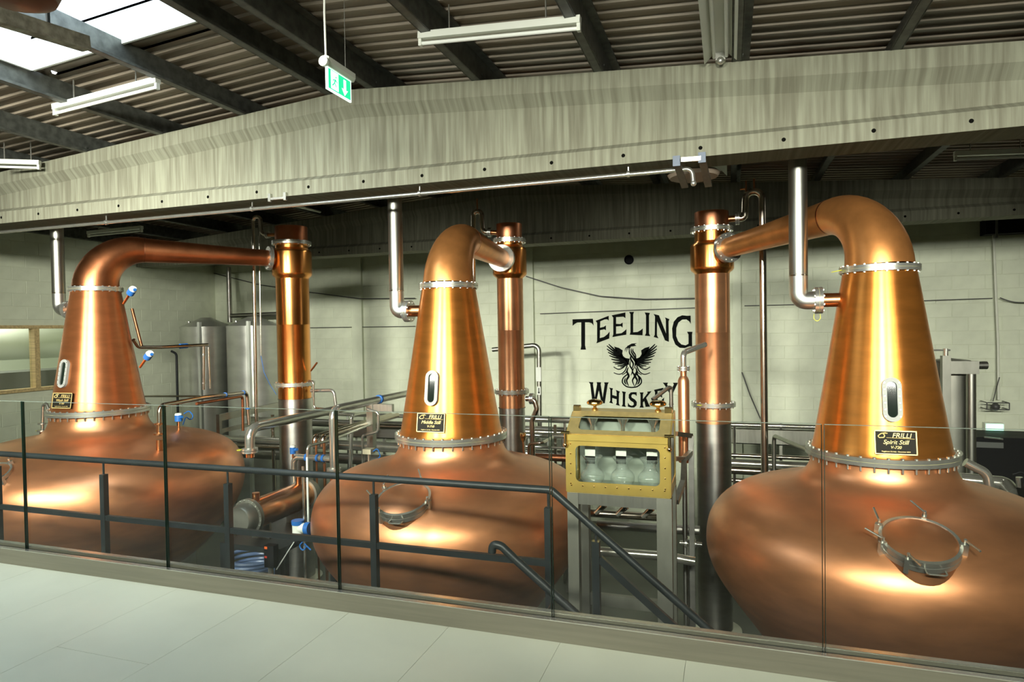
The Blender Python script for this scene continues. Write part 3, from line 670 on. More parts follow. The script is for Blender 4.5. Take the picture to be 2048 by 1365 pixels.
# twin lagged pipes and header pipes behind
for i, (xx, lab) in enumerate(((630, 'left one of the twin blunt ended steel pipes right of the left column'), (646, 'right one of the twin blunt ended steel pipes right of the left column'))):
    a = W3(xx, 875, 7.2); pipe(lab, [a+V((0, 0, -.12)), a, V((a.x, 9.2, a.z+.02))], .040, steel_warm, .05, name='header_pipe')
X0_, X1_ = -8.0, 5.2
def hrun(label, x0, x1, xr, yr, Y, r, m_=steel, name='header_pipe', clips=()):
    z = W3(xr, yr, Y).z; a, b = W3(x0, yr, Y).x, W3(x1, yr, Y).x
    rr = pipe(label, [V((a, Y, z)), V((b, Y, z))], r, m_, 0, name, clips)
    for f in (.12, .88): MB().cyl((a+(b-a)*f, Y+r*.3, FLOOR), (a+(b-a)*f, Y+r*.3, z), .018, n=8).build('support_leg', steel_shell, rr)
    return rr
hrun('thick polished header pipe low behind the middle still', 480, 1150, 720, 892, 9.35, .085, clips=((0, .3), (0, .55)))
hrun('dark thick header pipe under the polished header behind the middle still', 480, 1140, 700, 918, 9.3, .09, steel_shell)
hrun('slim header pipe near the glass top line behind the middle still', 640, 1150, 780, 832, 9.9, .035)
hrun('slim header pipe in the second row behind the middle still', 660, 1145, 900, 858, 9.8, .045, steel_warm)
hrun('thick dull header pipe at the height of the left column shell', 500, 1140, 760, 850, 9.9, .07, steel_shell)
hrun('upper header pipe between the sign column and right still', 1440, 1690, 1500, 851, 9.9, .035, clips=((0, .5),))
hrun('slim header pipe below the cable tray left of the right still', 1440, 1690, 1530, 914, 9.7, .03, steel_warm)
hrun('bright thick header pipe left of the right still flange', 1440, 1690, 1530, 930, 9.4, .065, steel, clips=((0, .75),))
hrun('lower thick header pipe left of the right still flange', 1440, 1690, 1530, 944, 9.0, .055, steel_warm, clips=((0, .4),))
hrun('lowest slim header pipe left of the right still shoulder', 1440, 1560, 1500, 963, 9.2, .03, steel_warm)
hrun('slim steel pipe in the gap between slim column and brass safe, upper', 1050, 1140, 1100, 840, 9.0, .045)
hrun('slim steel pipe in the gap between slim column and brass safe, middle', 1020, 1140, 1090, 872, 8.8, .035)
hrun('slim steel pipe in the gap between slim column and brass safe, lower', 1020, 1140, 1090, 895, 8.8, .022)
hrun('copper toned pipe low in the gap beside the brass safe', 1070, 1140, 1110, 916, 8.5, .05, copper_dark)
hrun('upper polished header pipe between left still and left column', 445, 575, 500, 880, 8.9, .06)
hrun('thin polished header pipe between left still and left column', 455, 575, 500, 893, 8.8, .04, steel_warm)
# cable trays
def tray(label, x0, x1, yr, Y, h=.06, d=.12, m_=steel_br):
    z = W3((x0+x1)/2, yr, Y).z; a, b = W3(x0, yr, Y).x, W3(x1, yr, Y).x
    root = thing('cable_tray', label, 'tray', ((a+b)/2, Y, z-h))
    MB().box(a, b, Y-d/2, Y+d/2, z-h, z-h+.012).build('tray_base', m_, root); MB().box(a, b, Y-d/2, Y-d/2+.01, z-h, z+h).box(a, b, Y+d/2-.01, Y+d/2, z-h, z+h).build('tray_side', m_, root)
    n_ = max(2, int((b-a)/1.2))
    for i in range(n_+1):
        x = a+.03+(b-a-.06)*i/n_; MB().box(x-.02, x+.02, Y-.02, Y+.02, FLOOR, z-h).build('leg', m_, root)
    return root
tray('grey cable tray behind the right still, left of its flange', 1440, 1690, 875, 10.2, .11)
tray('pale cable tray in the gap between slim column and brass safe', 1055, 1140, 866, 10.4, .06)
tray('dark grey cable tray behind the middle still flange', 700, 840, 868, 9.6, .07, m_=steel_shell)
fr = thing('tray_bracket', 'grey steel bracket frame behind the left still shoulder', 'bracket', W3(437, 872, 7.6))
a = W3(438, 836, 7.6); b = V((a.x, 9.2, a.z+.03))
MB().bar(a, b, .05, .10).build('arm', steel_shell, fr); MB().bar(a+V((0, 0, .05)), a+V((0, 0, -.36)), .06, .05, (0, 1, 0)).build('leg', steel_shell, fr); MB().bar(a+V((0, 0, -.2)), b+V((0, 0, -.2)), .04, .06).build('lower_arm', steel_shell, fr)
br2 = thing('pipe_bracket', 'pale steel angle bracket standing left of the middle still', 'bracket', W3(742, 905, 8.3))
a = W3(742, 815, 8.3); MB().box(a.x-.05, a.x+.05, 8.25, 8.35, a.z-.65, a.z+.05).build('post', steel_br, br2); MB().box(a.x+.05, a.x+.36, 8.27, 8.33, a.z-.06, a.z+.05).build('arm', steel_br, br2)
pipe('steel down pipe right of the angle bracket, left of the middle still', [V((W3(725, 900, 8.0).x, 8.0, FLOOR)), (725, 872, 8.0), (756, 864, 8.0), (757, 826, 8.0), (735, 819, 8.0)], .020, steel, .05, name='down_pipe')
pipe('bent header with pale label left of the angle bracket', [(700, 1000, 8.8), (703, 832, 8.8), (740, 826, 9.3)], .030, steel, .05, name='down_pipe')
# around the slim column
pipe('s bent copper and steel outlet right of the slim column', [(1052, 798, 7.9), (1068, 798, 7.9), (1074, 818, 7.9), (1064, 842, 7.9), (1066, 925, 7.9)], .033, steel_warm, .06, name='outlet_bend')
MBq = MB().ring(W3(1062, 798, 7.9), .07, .03, .025, 20, (1, 0, 0)).ring(W3(1066, 798, 7.9), .07, .03, .02, 20, (1, 0, 0)); tag(MBq.build('pipe_flange', steel_flange), 'round flange joint at the outlet of the slim column', 'flange')
lp = pipe('tall steel pipe with white label behind the slim column', [(985, 700, 10.6), (1078, 690, 10.6), V((W3(1080, 1000, 10.6).x, 10.6, FLOOR))], .040, steel_br, .1, name='tall_pipe')
a = W3(1077, 748, 10.55); MB().box(a.x-.045, a.x+.045, 10.545, 10.552, a.z-.13, a.z+.11).build('paper_label', white_pl, lp)
a = W3(1078, 782, 10.55); ar = MB().box(a.x-.03, a.x+.03, 10.545, 10.552, a.z-.07, a.z+.07).build('arrow_label', white_pl, lp)
MB().prism([(a.x, 10.543, a.z-.055), (a.x+.02, 10.543, a.z-.02), (a.x+.007, 10.543, a.z-.02), (a.x+.007, 10.543, a.z+.05), (a.x-.007, 10.543, a.z+.05), (a.x-.007, 10.543, a.z-.02), (a.x-.02, 10.543, a.z-.02)], (0, -.002, 0)).build('arrow_print', black_paint, ar, smooth=False)
pipe('low hooked steel rail between slim column and brass safe', [(1057, 925, 7.4), (1058, 888, 7.4), (1085, 886, 7.4), (1105, 875, 8.2)], .018, steel_warm, .04, name='thin_pipe')
bv = thing('brass_valve', 'small brass tulip valve on a copper stem behind the middle still shoulder', 'valve', W3(1047, 915, 7.3))
MB().cyl(W3(1048, 915, 7.3), W3(1046, 882, 7.3), .012, n=8).build('stem', copper_pipe, bv); MB().lathe([(.01, 0), (.028, .03), (.04, .08), (.035, .11), (0, .10)], W3(1046, 885, 7.3), 14).build('bulb', brassk, bv)
# small copper cylinder beside the sign column
sc = thing('small_copper_cylinder', 'slender copper cylinder with steel elbow between the safe and sign column', 'cylinder', W3(1369, 925, 6.9))
a = W3(1367, 762, 6.9); b = W3(1370, 925, 6.9); rr = .058
MB().lathe([(0, b.z), (rr, b.z), (rr, a.z), (rr*.8, a.z+.03), (.032, a.z+.05), (.032, a.z+.11)], (a.x, a.y, 0), 28).build('shell', copper_pink, sc)
MB().cyl((a.x, 6.9, FLOOR), (a.x, 6.9, b.z+.01), .025, n=10).build('leg', steel_shell, sc)
MB().ring((a.x, 6.9, a.z+.115), .065, .02, .018, 20).ring((a.x, 6.9, a.z+.138), .065, .02, .018, 20).bolts((a.x, 6.9, a.z+.125), .055, 6, .008, .03).build('flange', steel_flange, sc)
MB().tube([V((a.x, 6.9, a.z+.13)), V((a.x, 6.9, a.z+.29)), V((a.x+.20, 7.3, a.z+.36))], .030, 16, bend=.06).build('elbow', steel, sc)
pipe('bent steel pipe in front of the lower word of the wall sign', [(1305, 800, 8.0), (1342, 772, 8.2), V((W3(1346, 1010, 8.2).x, 8.2, FLOOR))], .025, steel_br, .03, name='steel_bend')
# right of the right still
pipe('steel handrail shaped pipe left of the right still flange', [(1548, 955, 8.3), (1548, 872, 8.3), (1625, 905, 7.2)], .024, steel_br, .06, name='steel_rail')
pipe('bent steel pipe rising over the right still shoulder', [(1930, 925, 6.75), (1975, 948, 6.75), (1982, 1010, 6.75)], .040, steel, .10, name='steel_bend')
pipe('polished horizontal pipe behind the right still shoulder', [(1920, 960, 8.0), (2010, 968, 8.0), (2030, 992, 7.8)], .075, steel, .05, name='header_pipe')
vl = thing('black_valve', 'black motor valve at the right edge behind the right still', 'valve', W3(2042, 1000, 7.7))
MB().cyl(W3(2040, 975, 7.7), W3(2056, 975, 7.7), .10, n=20).build('valve_body', blk, vl); MB().tube([W3(2025, 950, 7.7), W3(2040, 945, 7.7), W3(2060, 952, 7.7)], .012, 8).build('valve_lever', blk, vl); MB().cyl(W3(2038, 955, 7.7), W3(2040, 975, 7.7), .03, n=10).build('stem', steel, vl)

# ------------------------------------------------------------------ copper drum (shell and tube cooler)
dr = thing('copper_drum', 'horizontal copper drum with steel end caps between left and middle stills', 'drum', (-5.05, 6.3, -2.0))
dc = at(497, 1034, Y=5.75); ex, ez, rD = dc.x, dc.z, .165
MB().lathe([(rD, 0), (rD, .98)], (ex, 5.75, ez), 40, (0, 1, 0)).build('copper_shell', mat('copper_drum_shell', (.50, .23, .11), .26, 1, .14, (6, 6, 6)), dr)
MB().lathe([(0, -.16), (.135, -.155), (.155, -.13), (.165, -.03), (.195, -.03), (.195, .02), (.165, .02)], (ex, 5.75, ez), 40, (0, 1, 0)).build('end_cap', steel_dull, dr)
MB().bolts((ex, 5.745, ez), .182, 20, .009, .033, (0, 1, 0)).build('bolts', steel_flange, dr, kind='stuff')
MB().lathe([(.165, .96), (.195, .96), (.195, 1.01), (.165, 1.01), (.155, 1.1), (0, 1.13)], (ex, 5.75, ez), 40, (0, 1, 0)).build('end_cap', steel_dull, dr)
for yy in (5.95, 6.55): MB().box(ex-.12, ex+.12, yy-.015, yy+.015, ez-.30, ez-.10).build('saddle', steel_br, dr)
MB().cyl((ex+.02, 5.85, ez+.15), (ex+.02, 5.85, ez+.24), .04, n=18).cyl((ex+.02, 6.6, ez+.15), (ex+.02, 6.6, ez+.25), .035, n=18).build('nozzle', copper_pipe, dr)
st = thing('drum_stand', 'dark steel stand under the copper drum', 'stand', (ex, 6.2, FLOOR))
MB().box(ex-.35, ex+.45, 5.7, 6.8, ez-.36, ez-.30).build('stand_top', iron_dark, st, smooth=False)
for sx in (-.32, .40):
    for yy in (5.74, 6.74): MB().box(ex+sx-.035, ex+sx+.035, yy-.035, yy+.035, FLOOR, ez-.36).build('leg', iron_dark, st, smooth=False)
pm = thing('control_box', 'black control box with orange and red stickers below the copper drum', 'box', W3(540, 1130, 5.6))
a = W3(541, 1107, 5.62); MB().box(a.x-.05, a.x+.07, 5.58, 5.66, a.z-.14, a.z+.09).build('case', blk, pm, smooth=False); MB().box(a.x-.04, a.x-.005, 5.574, 5.58, a.z+.055, a.z+.08).build('sticker', orange, pm, smooth=False)
MB().box(a.x-.04, a.x-.01, 5.574, 5.58, a.z-.04, a.z-.02).build('sticker', mat('red_sticker', (.4, .03, .02), .5), pm, smooth=False)
MB().tube([(a.x-.0, 5.62, a.z-.14), (a.x-.0, 5.62, a.z-.26), (a.x+.05, 5.62, a.z-.36)], .03, 12).build('pump_head', steel, pm)
pipe('thin white hose slanting up from the pump below the copper drum', [(553, 1140, 5.62), (575, 1105, 5.8), (588, 1085, 5.9)], .006, white_pl, .1, name='white_hose', n=6)
hs = MB()
for i in range(6):
    hs.lathe([(.28+.022*cos(q), .022*sin(q)) for q in [2*pi*j/8 for j in range(9)]], (W3(505, 1125, 6.1).x, 6.1, W3(505, 1140, 6.1).z-.1+i*.05), 28, (.05*(i % 3-1), .04, 1))
tag(hs.build('hose_coil', bluepale), 'coil of translucent pale blue hose on the floor under the drum stand', 'hose')
bt = thing('flow_meter', 'white flow meter with two blue caps at the left edge of the middle still', 'meter', W3(600, 1062, 5.4))
a = W3(596, 1056, 5.4); b = W3(612, 1057, 5.4)
MB().cyl(a+V((0, 0, -.07)), a+V((0, 0, .035)), .055, n=18).cyl(a, b, .05, n=18).build('meter_body', white_pl, bt)
MB().cyl(a+V((0, 0, .035)), a+V((0, 0, .075)), .062, n=18).cyl(b, b+(b-a).normalized()*.05, .06, n=18).build('meter_cap', blue, bt)
MB().cyl(a+V((.03, .06, .6)), (a.x+.03, a.y+.06, FLOOR), .012, n=8).build('support_post', steel, bt)
pipe('coiled blue cable under the flow meter', [(605, 1085, 5.45), (598, 1092, 5.45), (606, 1104, 5.45), (614, 1092, 5.45), (606, 1086, 5.45), (622, 1101, 5.45)], .008, blue, .03, name='blue_cable', n=6)

# ------------------------------------------------------------------ tanks
def tank(X, Y, r, zt, label, zc):
    root = thing('steel_tank', label, 'tank', (X, Y, FLOOR))
    MB().lathe([(r, FLOOR), (r, zt)], (X, Y, 0), 56).build('shell', steel_tank, root)
    MB().lathe([(r+.006, zt-.02), (r+.006, zt+.01), (r*.2, zc), (0, zc)], (X, Y, 0), 56).build('conical_lid', steel_tank, root)
    MB().cyl((X-r*.4, Y-r*.5, zt+.03), (X-r*.4, Y-r*.5, zt+.12), .04, n=12).build('lid_fitting', steel_flange, root)
    MB().box(X+r*.45, X+r*.5+.03, Y-r*.95, Y-r*.82, FLOOR, zt+.1).build('level_tube', white_pl, root)
    return root
tank(-10.32, 10.8, .50, .12, 'steel tank in the back left corner by the left wall', .32)
tank(-9.20, 10.9, .52, .12, 'steel tank in the back left, beside the left column', .32)
pipe('vertical dark steel vent rising between the two steel tanks', [(457, 535, 11.2), (460, 645, 11.2)], .05, steel_shell, name='tank_vent')
pipe('horizontal dark pipe from the tank vent towards the left column', [(462, 632, 11.2), (560, 628, 11.2)], .045, steel_shell, name='tank_vent')
rtk = thing('steel_vessel', 'grey steel vessel with lifting frame behind the right still', 'vessel', W3(1915, 900, 9.6))
a, b = W3(1868, 720, 9.6), W3(1958, 735, 9.6); rv_ = (b.x-a.x)/2; cx = (a.x+b.x)/2; zt = W3(1920, 726, 9.6).z
MB().lathe([(rv_, FLOOR), (rv_, zt), (rv_*.9, zt+.02), (0, zt+.05)], (cx, 9.6+rv_, 0), 48).build('shell', steel_dull, rtk)
c = W3(1891, 720, 9.4); MB().box(c.x-.045, c.x+.045, 9.35, 9.45, FLOOR, c.z+.05).build('frame_post', steel_dull, rtk); MB().cyl(c+V((0, 0, .05)), c+V((0, 0, .14)), .03, n=10).cyl(c+V((-.3, 0, .12)), c+V((.05, 0, .12)), .01, n=8).build('lifting_bolt', steel_flange, rtk)
d = W3(1955, 732, 9.5); MB().box(c.x, d.x, 9.44, 9.5, d.z-.10, d.z+.06).build('top_rail', steel_dull, rtk); MB().tube([(d.x-.3, 9.55, d.z), (d.x+.13, 9.6, d.z)], .05, 12).build('side_handle', steel_br, rtk); MB().cyl((d.x-.07, 9.5, FLOOR), (d.x-.07, 9.5, d.z), .055, n=14).build('round_post', steel_br, rtk)
# dark doorway cabinet, exit sign and wall fittings on the right
cb = thing('black_cabinet', 'tall black cabinet behind the right still at the photo edge', 'cabinet', W3(2000, 1000, 10.9))
a = W3(1948, 866, 10.9); MB().box(a.x, a.x+2.2, 10.9, 11.6, FLOOR, a.z-.06).build('cabinet_body', blk, cb, smooth=False)
b = W3(1947, 888, 10.9); MB().box(b.x, b.x+.36, 10.89, 10.9, b.z-.05, b.z+.03).build('grey_strip', grey, cb, smooth=False)
MB().bar(W3(1968, 875, 10.86), W3(2006, 879, 10.86), .02, .02).build('handle', steel, cb)
es = thing('exit_sign', 'small glowing green white exit sign on the back wall at right', 'sign', W3(1988, 865, 11.7))
a, b = W3(1969, 846, 11.7), W3(2008, 864, 11.7); MB().box(a.x, b.x, 11.68, WB-.01, b.z, a.z).build('sign_case', white_pl, es, smooth=False); MB().box(a.x+.015, b.x-.015, 11.672, 11.68, b.z+.015, a.z-.015).build('lit_panel', emis('lit_pale_green', (.45, 1, .72), 1.5), es, smooth=False)
cr = thing('wire_crate', 'small wire cradle hanging on the wall above the lit exit sign', 'cradle', W3(1986, 815, 11.7))
a, b = W3(1964, 803, 11.7), W3(2008, 817, 11.7); mb = MB()
for zz in (a.z, b.z):
    mb.tube([(a.x, 11.75, zz), (a.x, 11.5, zz), (b.x, 11.5, zz), (b.x, 11.75, zz)], .008, 6)
for xx in (a.x, b.x): mb.cyl((xx, 11.5, a.z), (xx, 11.5, b.z), .008, n=6)
mb.build('wire_frame', cable, cr); MB().sphere(((a.x+b.x)/2, 11.6, b.z+.03), .06, 10, 6).build('cable_knot', cable, cr)
pipe('twin pale conduit running down the back wall at right', [(1987, 470, 11.72), (1992, 600, 11.72), (1996, 690, 11.72), (1997, 800, 11.72)], .018, plaster, .1, name='conduit', n=8)
pipe('loose thin cable from the conduit to the wire cradle', [(1999, 755, 11.7), (1992, 780, 11.7), (1986, 803, 11.7)], .007, cable, .1, name='wall_line', n=6)
bh = thing('black_heater', 'long black box high on the back wall at the right edge', 'heater', W3(2010, 465, 11.6)); a, b = W3(1969, 440, 11.6), W3(2120, 462, 11.6)
MB().box(a.x, b.x, 11.55, WB-.01, b.z, a.z).build('heater_case', blk, bh, smooth=False); MB().box(a.x+.12, a.x+.15, 11.53, 11.56, b.z-.06, a.z+.03).build('strap', grey, bh, smooth=False)
vh = thing('wall_vent', 'round black vent hole high on the back wall above the sign', 'vent', W3(1258, 526, WB)); c = W3(1258, 520, WB-.01)
MB().lathe([(0, 0), (.062, 0), (.075, .02), (.085, .02), (.085, -.005)], (c.x, WB-.012, c.z), 24, (0, -1, 0)).build('vent_ring', blk, vh)
pipe('sagging dark cable on the back wall above the sign', [(1052, 553, 11.7), (1120, 575, 11.7), (1200, 593, 11.7), (1290, 599, 11.7), (1390, 597, 11.7)], .010, cable, 1., name='wall_line', n=6)
pipe('sagging dark cable on the back wall between left column and middle still', [(428, 547, 11.7), (520, 570, 11.7), (620, 585, 11.7), (720, 598, 11.7), (830, 597, 11.7)], .010, cable, 1., name='wall_line', n=6)
pipe('dark slanting cable on the wall right of the sign column', [(1484, 745, 11.7), (1500, 790, 11.7), (1522, 840, 11.7)], .010, cable, .5, name='wall_line', n=6)
pipe('dark sagging cable on the back wall at the right edge', [(2000, 596, 11.7), (2025, 605, 11.7), (2060, 606, 11.7)], .008, cable, .5, name='wall_line', n=6)

for lab, pts in (('thin dark joint line along the back wall right of the left column', [(620, 656, 11.75), (830, 653, 11.75)]), ('thin dark joint line along the back wall just above the sign lettering', [(1080, 628, 11.75), (1390, 616, 11.75)]),
                 ('thin dark joint line on the back wall left of the right still cone', [(1489, 612, 11.75), (1610, 609, 11.75)]), ('thin dark joint line on the back wall right of the right still cone', [(1840, 602, 11.75), (1985, 597, 11.75)])):
    pipe(lab, pts, .007, cable, 0, name='wall_line', n=6)  # thin rods stand in for a dark joint line of the blockwork
pipe('pale conduit under the roof in the far bay above the left column', [(548, 402, 7.2), (640, 424, 9.0)], .02, white_pl, 0, name='conduit', n=8)
# ------------------------------------------------------------------ painted sign on the back wall
SG = thing('painted_wall_sign', 'black lettering and phoenix painted on the white back wall', 'sign', W3(1270, 720, WB-.010))
YW = WB-.0115
def G(u, v): return at(1120+u/5.9333, 600+v/5.9333, Y=YW)
LET = [
 [(148,232),(390,225),(399,308),(378,278),(345,268),(297,268),(297,545),(308,592),(244,592),(252,548),(252,268),(205,270),(175,285),(150,310)],
 [(422,250),(578,190),(578,248),(560,232),(530,233),(477,256),(475,332),(522,320),(545,303),(545,362),(525,350),(474,362),(472,455),(520,442),(560,412),(589,378),(584,460),(432,516),(440,490),(440,275)],
 [(612,185),(776,150),(776,218),(752,200),(665,206),(665,285),(718,288),(743,270),(743,332),(722,312),(665,317),(665,405),(730,396),(765,370),(788,348),(786,414),(621,443),(632,412),(632,212)],
 [(820,145),(879,143),(868,172),(868,386),(920,382),(955,362),(983,340),(979,422),(827,414),(836,385),(836,172)],
 [(1004,150),(1068,156),(1056,185),(1056,402),(1072,432),(1007,426),(1020,396),(1020,185)],
 [(1110,168),(1174,184),(1258,400),(1255,236),(1245,208),(1299,231),(1288,258),(1292,500),(1246,482),(1152,258),(1150,422),(1169,458),(1111,442),(1124,415),(1127,198)],
 [(1550,188),(1552,288),(1535,258),(1500,233),(1450,235),(1405,270),(1380,335),(1378,430),(1402,492),(1440,530),(1490,541),(1525,522),(1525,412),(1506,380),(1573,380),(1566,412),(1568,556),(1540,551),(1480,574),(1420,570),(1368,530),(1336,450),(1330,340),(1350,260),(1395,207),(1450,184),(1510,190)],
 [(340,975),(396,980),(390,1002),(413,1160),(440,1002),(435,978),(489,980),(482,1005),(507,1165),(530,1005),(523,980),(579,982),(566,1005),(531,1229),(492,1229),(461,1075),(428,1215),(384,1215),(358,1000)],
 [(584,1043),(629,1052),(620,1077),(620,1130),(672,1145),(672,1097),(662,1070),(711,1090),(700,1112),(697,1230),(709,1258),(661,1247),(672,1225),(672,1182),(620,1166),(618,1207),(631,1233),(584,1222),(597,1198),(597,1070)],
 [(734,1086),(783,1095),(774,1120),(772,1248),(783,1274),(733,1265),(743,1240),(745,1115)],
 [(910,1098),(910,1145),(890,1125),(862,1122),(845,1140),(850,1160),(890,1185),(912,1215),(908,1255),(880,1280),(845,1280),(806,1268),(806,1222),(826,1250),(855,1260),(876,1245),(872,1220),(835,1195),(814,1165),(816,1125),(840,1100),(872,1096)],
 [(945,1100),(993,1100),(984,1122),(984,1180),(1040,1107),(1034,1092),(1086,1085),(1070,1107),(1022,1165),(1050,1233),(1070,1268),(1016,1272),(1000,1203),(984,1217),(984,1252),(994,1281),(944,1279),(955,1255),(955,1122)],
 [(1114,1070),(1226,1045),(1223,1097),(1200,1078),(1158,1085),(1158,1130),(1195,1124),(1211,1103),(1211,1166),(1195,1150),(1158,1158),(1158,1206),(1200,1196),(1236,1160),(1231,1210),(1119,1241),(1128,1215),(1127,1096)],
 [(1219,985),(1282,985),(1272,1007),(1310,1090),(1350,1007),(1340,985),(1402,985),(1388,1010),(1336,1120),(1336,1215),(1352,1244),(1289,1244),(1303,1215),(1303,1120),(1240,1010)]]
for L_ in LET: MB().prism([G(*p) for p in L_], (0, .0022, 0)).build('letter', black_paint, SG, smooth=False)
ph = MB()
def stroke(pts, w0, w1=None, mid=None):
    """tapered brush stroke through pts (crop pixels)"""
    P = [V((a, b, 0)) for a, b in pts]; Q = []
    for i in range(len(P)-1):
        p0, p1, p2, p3 = P[max(i-1, 0)], P[i], P[i+1], P[min(i+2, len(P)-1)]
        for k in range(5):
            t = k/5; Q.append(.5*((2*p1)+(p2-p0)*t+(2*p0-5*p1+4*p2-p3)*t*t+(3*p1-p0-3*p2+p3)*t**3))
    Q.append(P[-1]); n_ = len(Q); l, r = [], []
    for i, q in enumerate(Q):
        d = (Q[min(i+1, n_-1)]-Q[max(i-1, 0)]).normalized(); nn = V((-d.y, d.x, 0)); f = i/(n_-1)
        w = (w0+(w1-w0)*f) if w1 is not None else w0*(.25+.75*sin(pi*f))
        w *= 1.25; l.append(q+nn*w/2); r.append(q-nn*w/2)
    off = V((0, .002, 0))
    A = [G(p.x, p.y) for p in l]; B = [G(p.x, p.y) for p in r]
    for i in range(n_-1): ph.prism([A[i], A[i+1], B[i+1], B[i]], off)
for mi in (0, 1):
    fx = (lambda u: u) if not mi else (lambda u: 1706-u)
    for tip, root_, w in [((578, 527), (735, 640), 26), ((556, 545), (735, 655), 26), ((556, 584), (745, 670), 26), ((568, 622), (755, 685), 26), ((584, 662), (770, 700), 25), ((608, 706), (785, 712), 24), ((626, 742), (795, 722), 22), ((650, 762), (805, 735), 20), ((682, 786), (812, 748), 18), ((716, 800), (818, 758), 15)]:
        mx_, my_ = (tip[0]+root_[0])/2-8, (tip[1]+root_[1])/2+10
        stroke([(fx(tip[0]), tip[1]), (fx(mx_), my_), (fx(root_[0]), root_[1])], 8, w)
    ph.prism([G(fx(a), b) for a, b in ((640, 555), (700, 572), (745, 602), (736, 640), (745, 672), (780, 692), (828, 700), (815, 765), (770, 720), (720, 680), (670, 620))], (0, .002, 0))
    stroke([(fx(785), 765), (fx(745), 808), (fx(690), 825), (fx(636), 797)], 12, 8)
    stroke([(fx(797), 780), (fx(765), 850), (fx(705), 885), (fx(637), 866)], 12, 7)
    stroke([(fx(803), 815), (fx(780), 865), (fx(736), 890)], 10, 7)
    stroke([(fx(800), 885), (fx(750), 930), (fx(742), 985), (fx(790), 1030), (fx(853), 1042)], 12, 12)
    stroke([(fx(812), 800), (fx(795), 850), (fx(815), 905), (fx(790), 960), (fx(815), 1025)], 20)
    stroke([(fx(775), 925), (fx(768), 975), (fx(790), 1008)], 14)
ph.prism([G(a, b) for a, b in ((792, 552), (850, 520), (914, 515), (886, 530), (906, 546), (872, 552), (842, 556), (820, 566))], (0, .002, 0))
stroke([(815, 556), (780, 575), (770, 612)], 12, 3); stroke([(825, 560), (795, 580), (787, 620)], 11, 3); stroke([(838, 560), (815, 580), (806, 600)], 10, 3)
stroke([(828, 575), (824, 630), (865, 690), (895, 745), (880, 815)], 16); stroke([(850, 575), (848, 620), (885, 680), (905, 735), (890, 790)], 16)
stroke([(868, 580), (865, 610), (892, 650), (902, 690)], 14); stroke([(846, 650), (838, 700), (870, 760), (850, 830)], 17); stroke([(838, 720), (830, 780), (860, 840), (840, 900)], 14)
stroke([(885, 800), (860, 850), (885, 905), (860, 960), (885, 1030)], 16); stroke([(905, 830), (920, 890), (945, 940), (930, 1000)], 15)
ph.build('phoenix_emblem', black_paint, SG, smooth=False)

# ------------------------------------------------------------------ spirit safe
XL, XR, YF, YB = -1.258, -.443, 5.1, 5.58; zB_, zF_, zR_ = -1.33, -.868, -.715; YR = 5.36
sf = thing('spirit_safe', 'brass spirit safe with glass windows and two domed knobs on a steel stand', 'safe', ((XL+XR)/2, 5.3, zB_))
def framed(c, a, b, n, wa, wb_, t, m_=brass, rc=.04):
    """plate with a rounded window hole: half sizes along a and b, border wa/wb"""
    A, B, a, b, n, c = a.length, b.length, a.normalized(), b.normalized(), V(n), V(c)
    k = 6; hole = []
    ha, hb = A-wa, B-wb_
    for sx, sy, s0 in ((1, 1, 0), (-1, 1, pi/2), (-1, -1, pi), (1, -1, 3*pi/2)):
        for i in range(k+1):
            th = s0+pi/2*i/k; hole.append((sx*(ha-rc)+rc*cos(th), sy*(hb-rc)+rc*sin(th)))
    out = []
    for (u, v) in hole:
        s_ = max(abs(u)/ha, abs(v)/hb); out.append((max(-A, min(A, u/ha*A if abs(u)/ha >= s_-.2 else u)), max(-B, min(B, v/hb*B if abs(v)/hb >= s_-.2 else v))))
    out = []
    for q, (sx, sy) in enumerate(((1, 1), (-1, 1), (-1, -1), (1, -1))):
        for i in range(k+1):
            f = i/k; e0 = (sx*A, sy*(hb-rc)) if q % 2 == 0 else (sx*(ha-rc), sy*B); e1 = (sx*(ha-rc), sy*B) if q % 2 == 0 else (sx*A, sy*(hb-rc))
            if i < k/2: g = f*2; out.append((e0[0]+(sx*A-e0[0])*g, e0[1]+(sy*B-e0[1])*g))
            else: g = f*2-1; out.append((sx*A+(e1[0]-sx*A)*g, sy*B+(e1[1]-sy*B)*g))
    N = len(hole); mb = MB(); T = lambda p, d: c+a*p[0]+b*p[1]+n*d
    mb.v = [T(p, d) for ring_, d in ((out, 0), (out, t), (hole, t), (hole, 0)) for p in ring_]
    mb.f = [(r*N+i, r*N+(i+1) % N, ((r+1) % 4)*N+(i+1) % N, ((r+1) % 4)*N+i) for r in range(4) for i in range(N)]
    return mb, [T(p, t*.4) for p in hole]
cF = V(((XL+XR)/2, YF, (zB_+zF_)/2)); hx = (XR-XL)/2; hz = (zF_-zB_)/2
mb, hole = framed(cF+V((0, 0, 0)), V((hx, 0, 0)), V((0, 0, hz)), (0, -1, 0), .075, .085, .008)
fp = mb.build('front_panel', brass, sf, smooth=False)
MB().prism(hole, (0, .003, 0)).build('pane', gl_safe, fp, smooth=False)
rv2 = MB()
for i in range(9):
    x = XL+.04+(XR-XL-.08)*i/8
    for zz in (zB_+.055,): rv2.sphere((x, YF-.009, zz), .007, 8, 5)
for i in range(5):
    for x in (XL+.035, XR-.035): rv2.sphere((x, YF-.009, zB_+.07+.08*i), .007, 8, 5)
rv2.build('rivets', brassk, fp, kind='stuff')
sv = V((0, YR-YF, zR_-zF_)); sn = V((0, -(zR_-zF_), (YR-YF))).normalized()
if sn.z < 0: sn = -sn
mb, hole = framed(V(((XL+XR)/2, (YF+YR)/2, (zF_+zR_)/2)), V((hx, 0, 0)), sv/2, sn, .085, .055, .010)
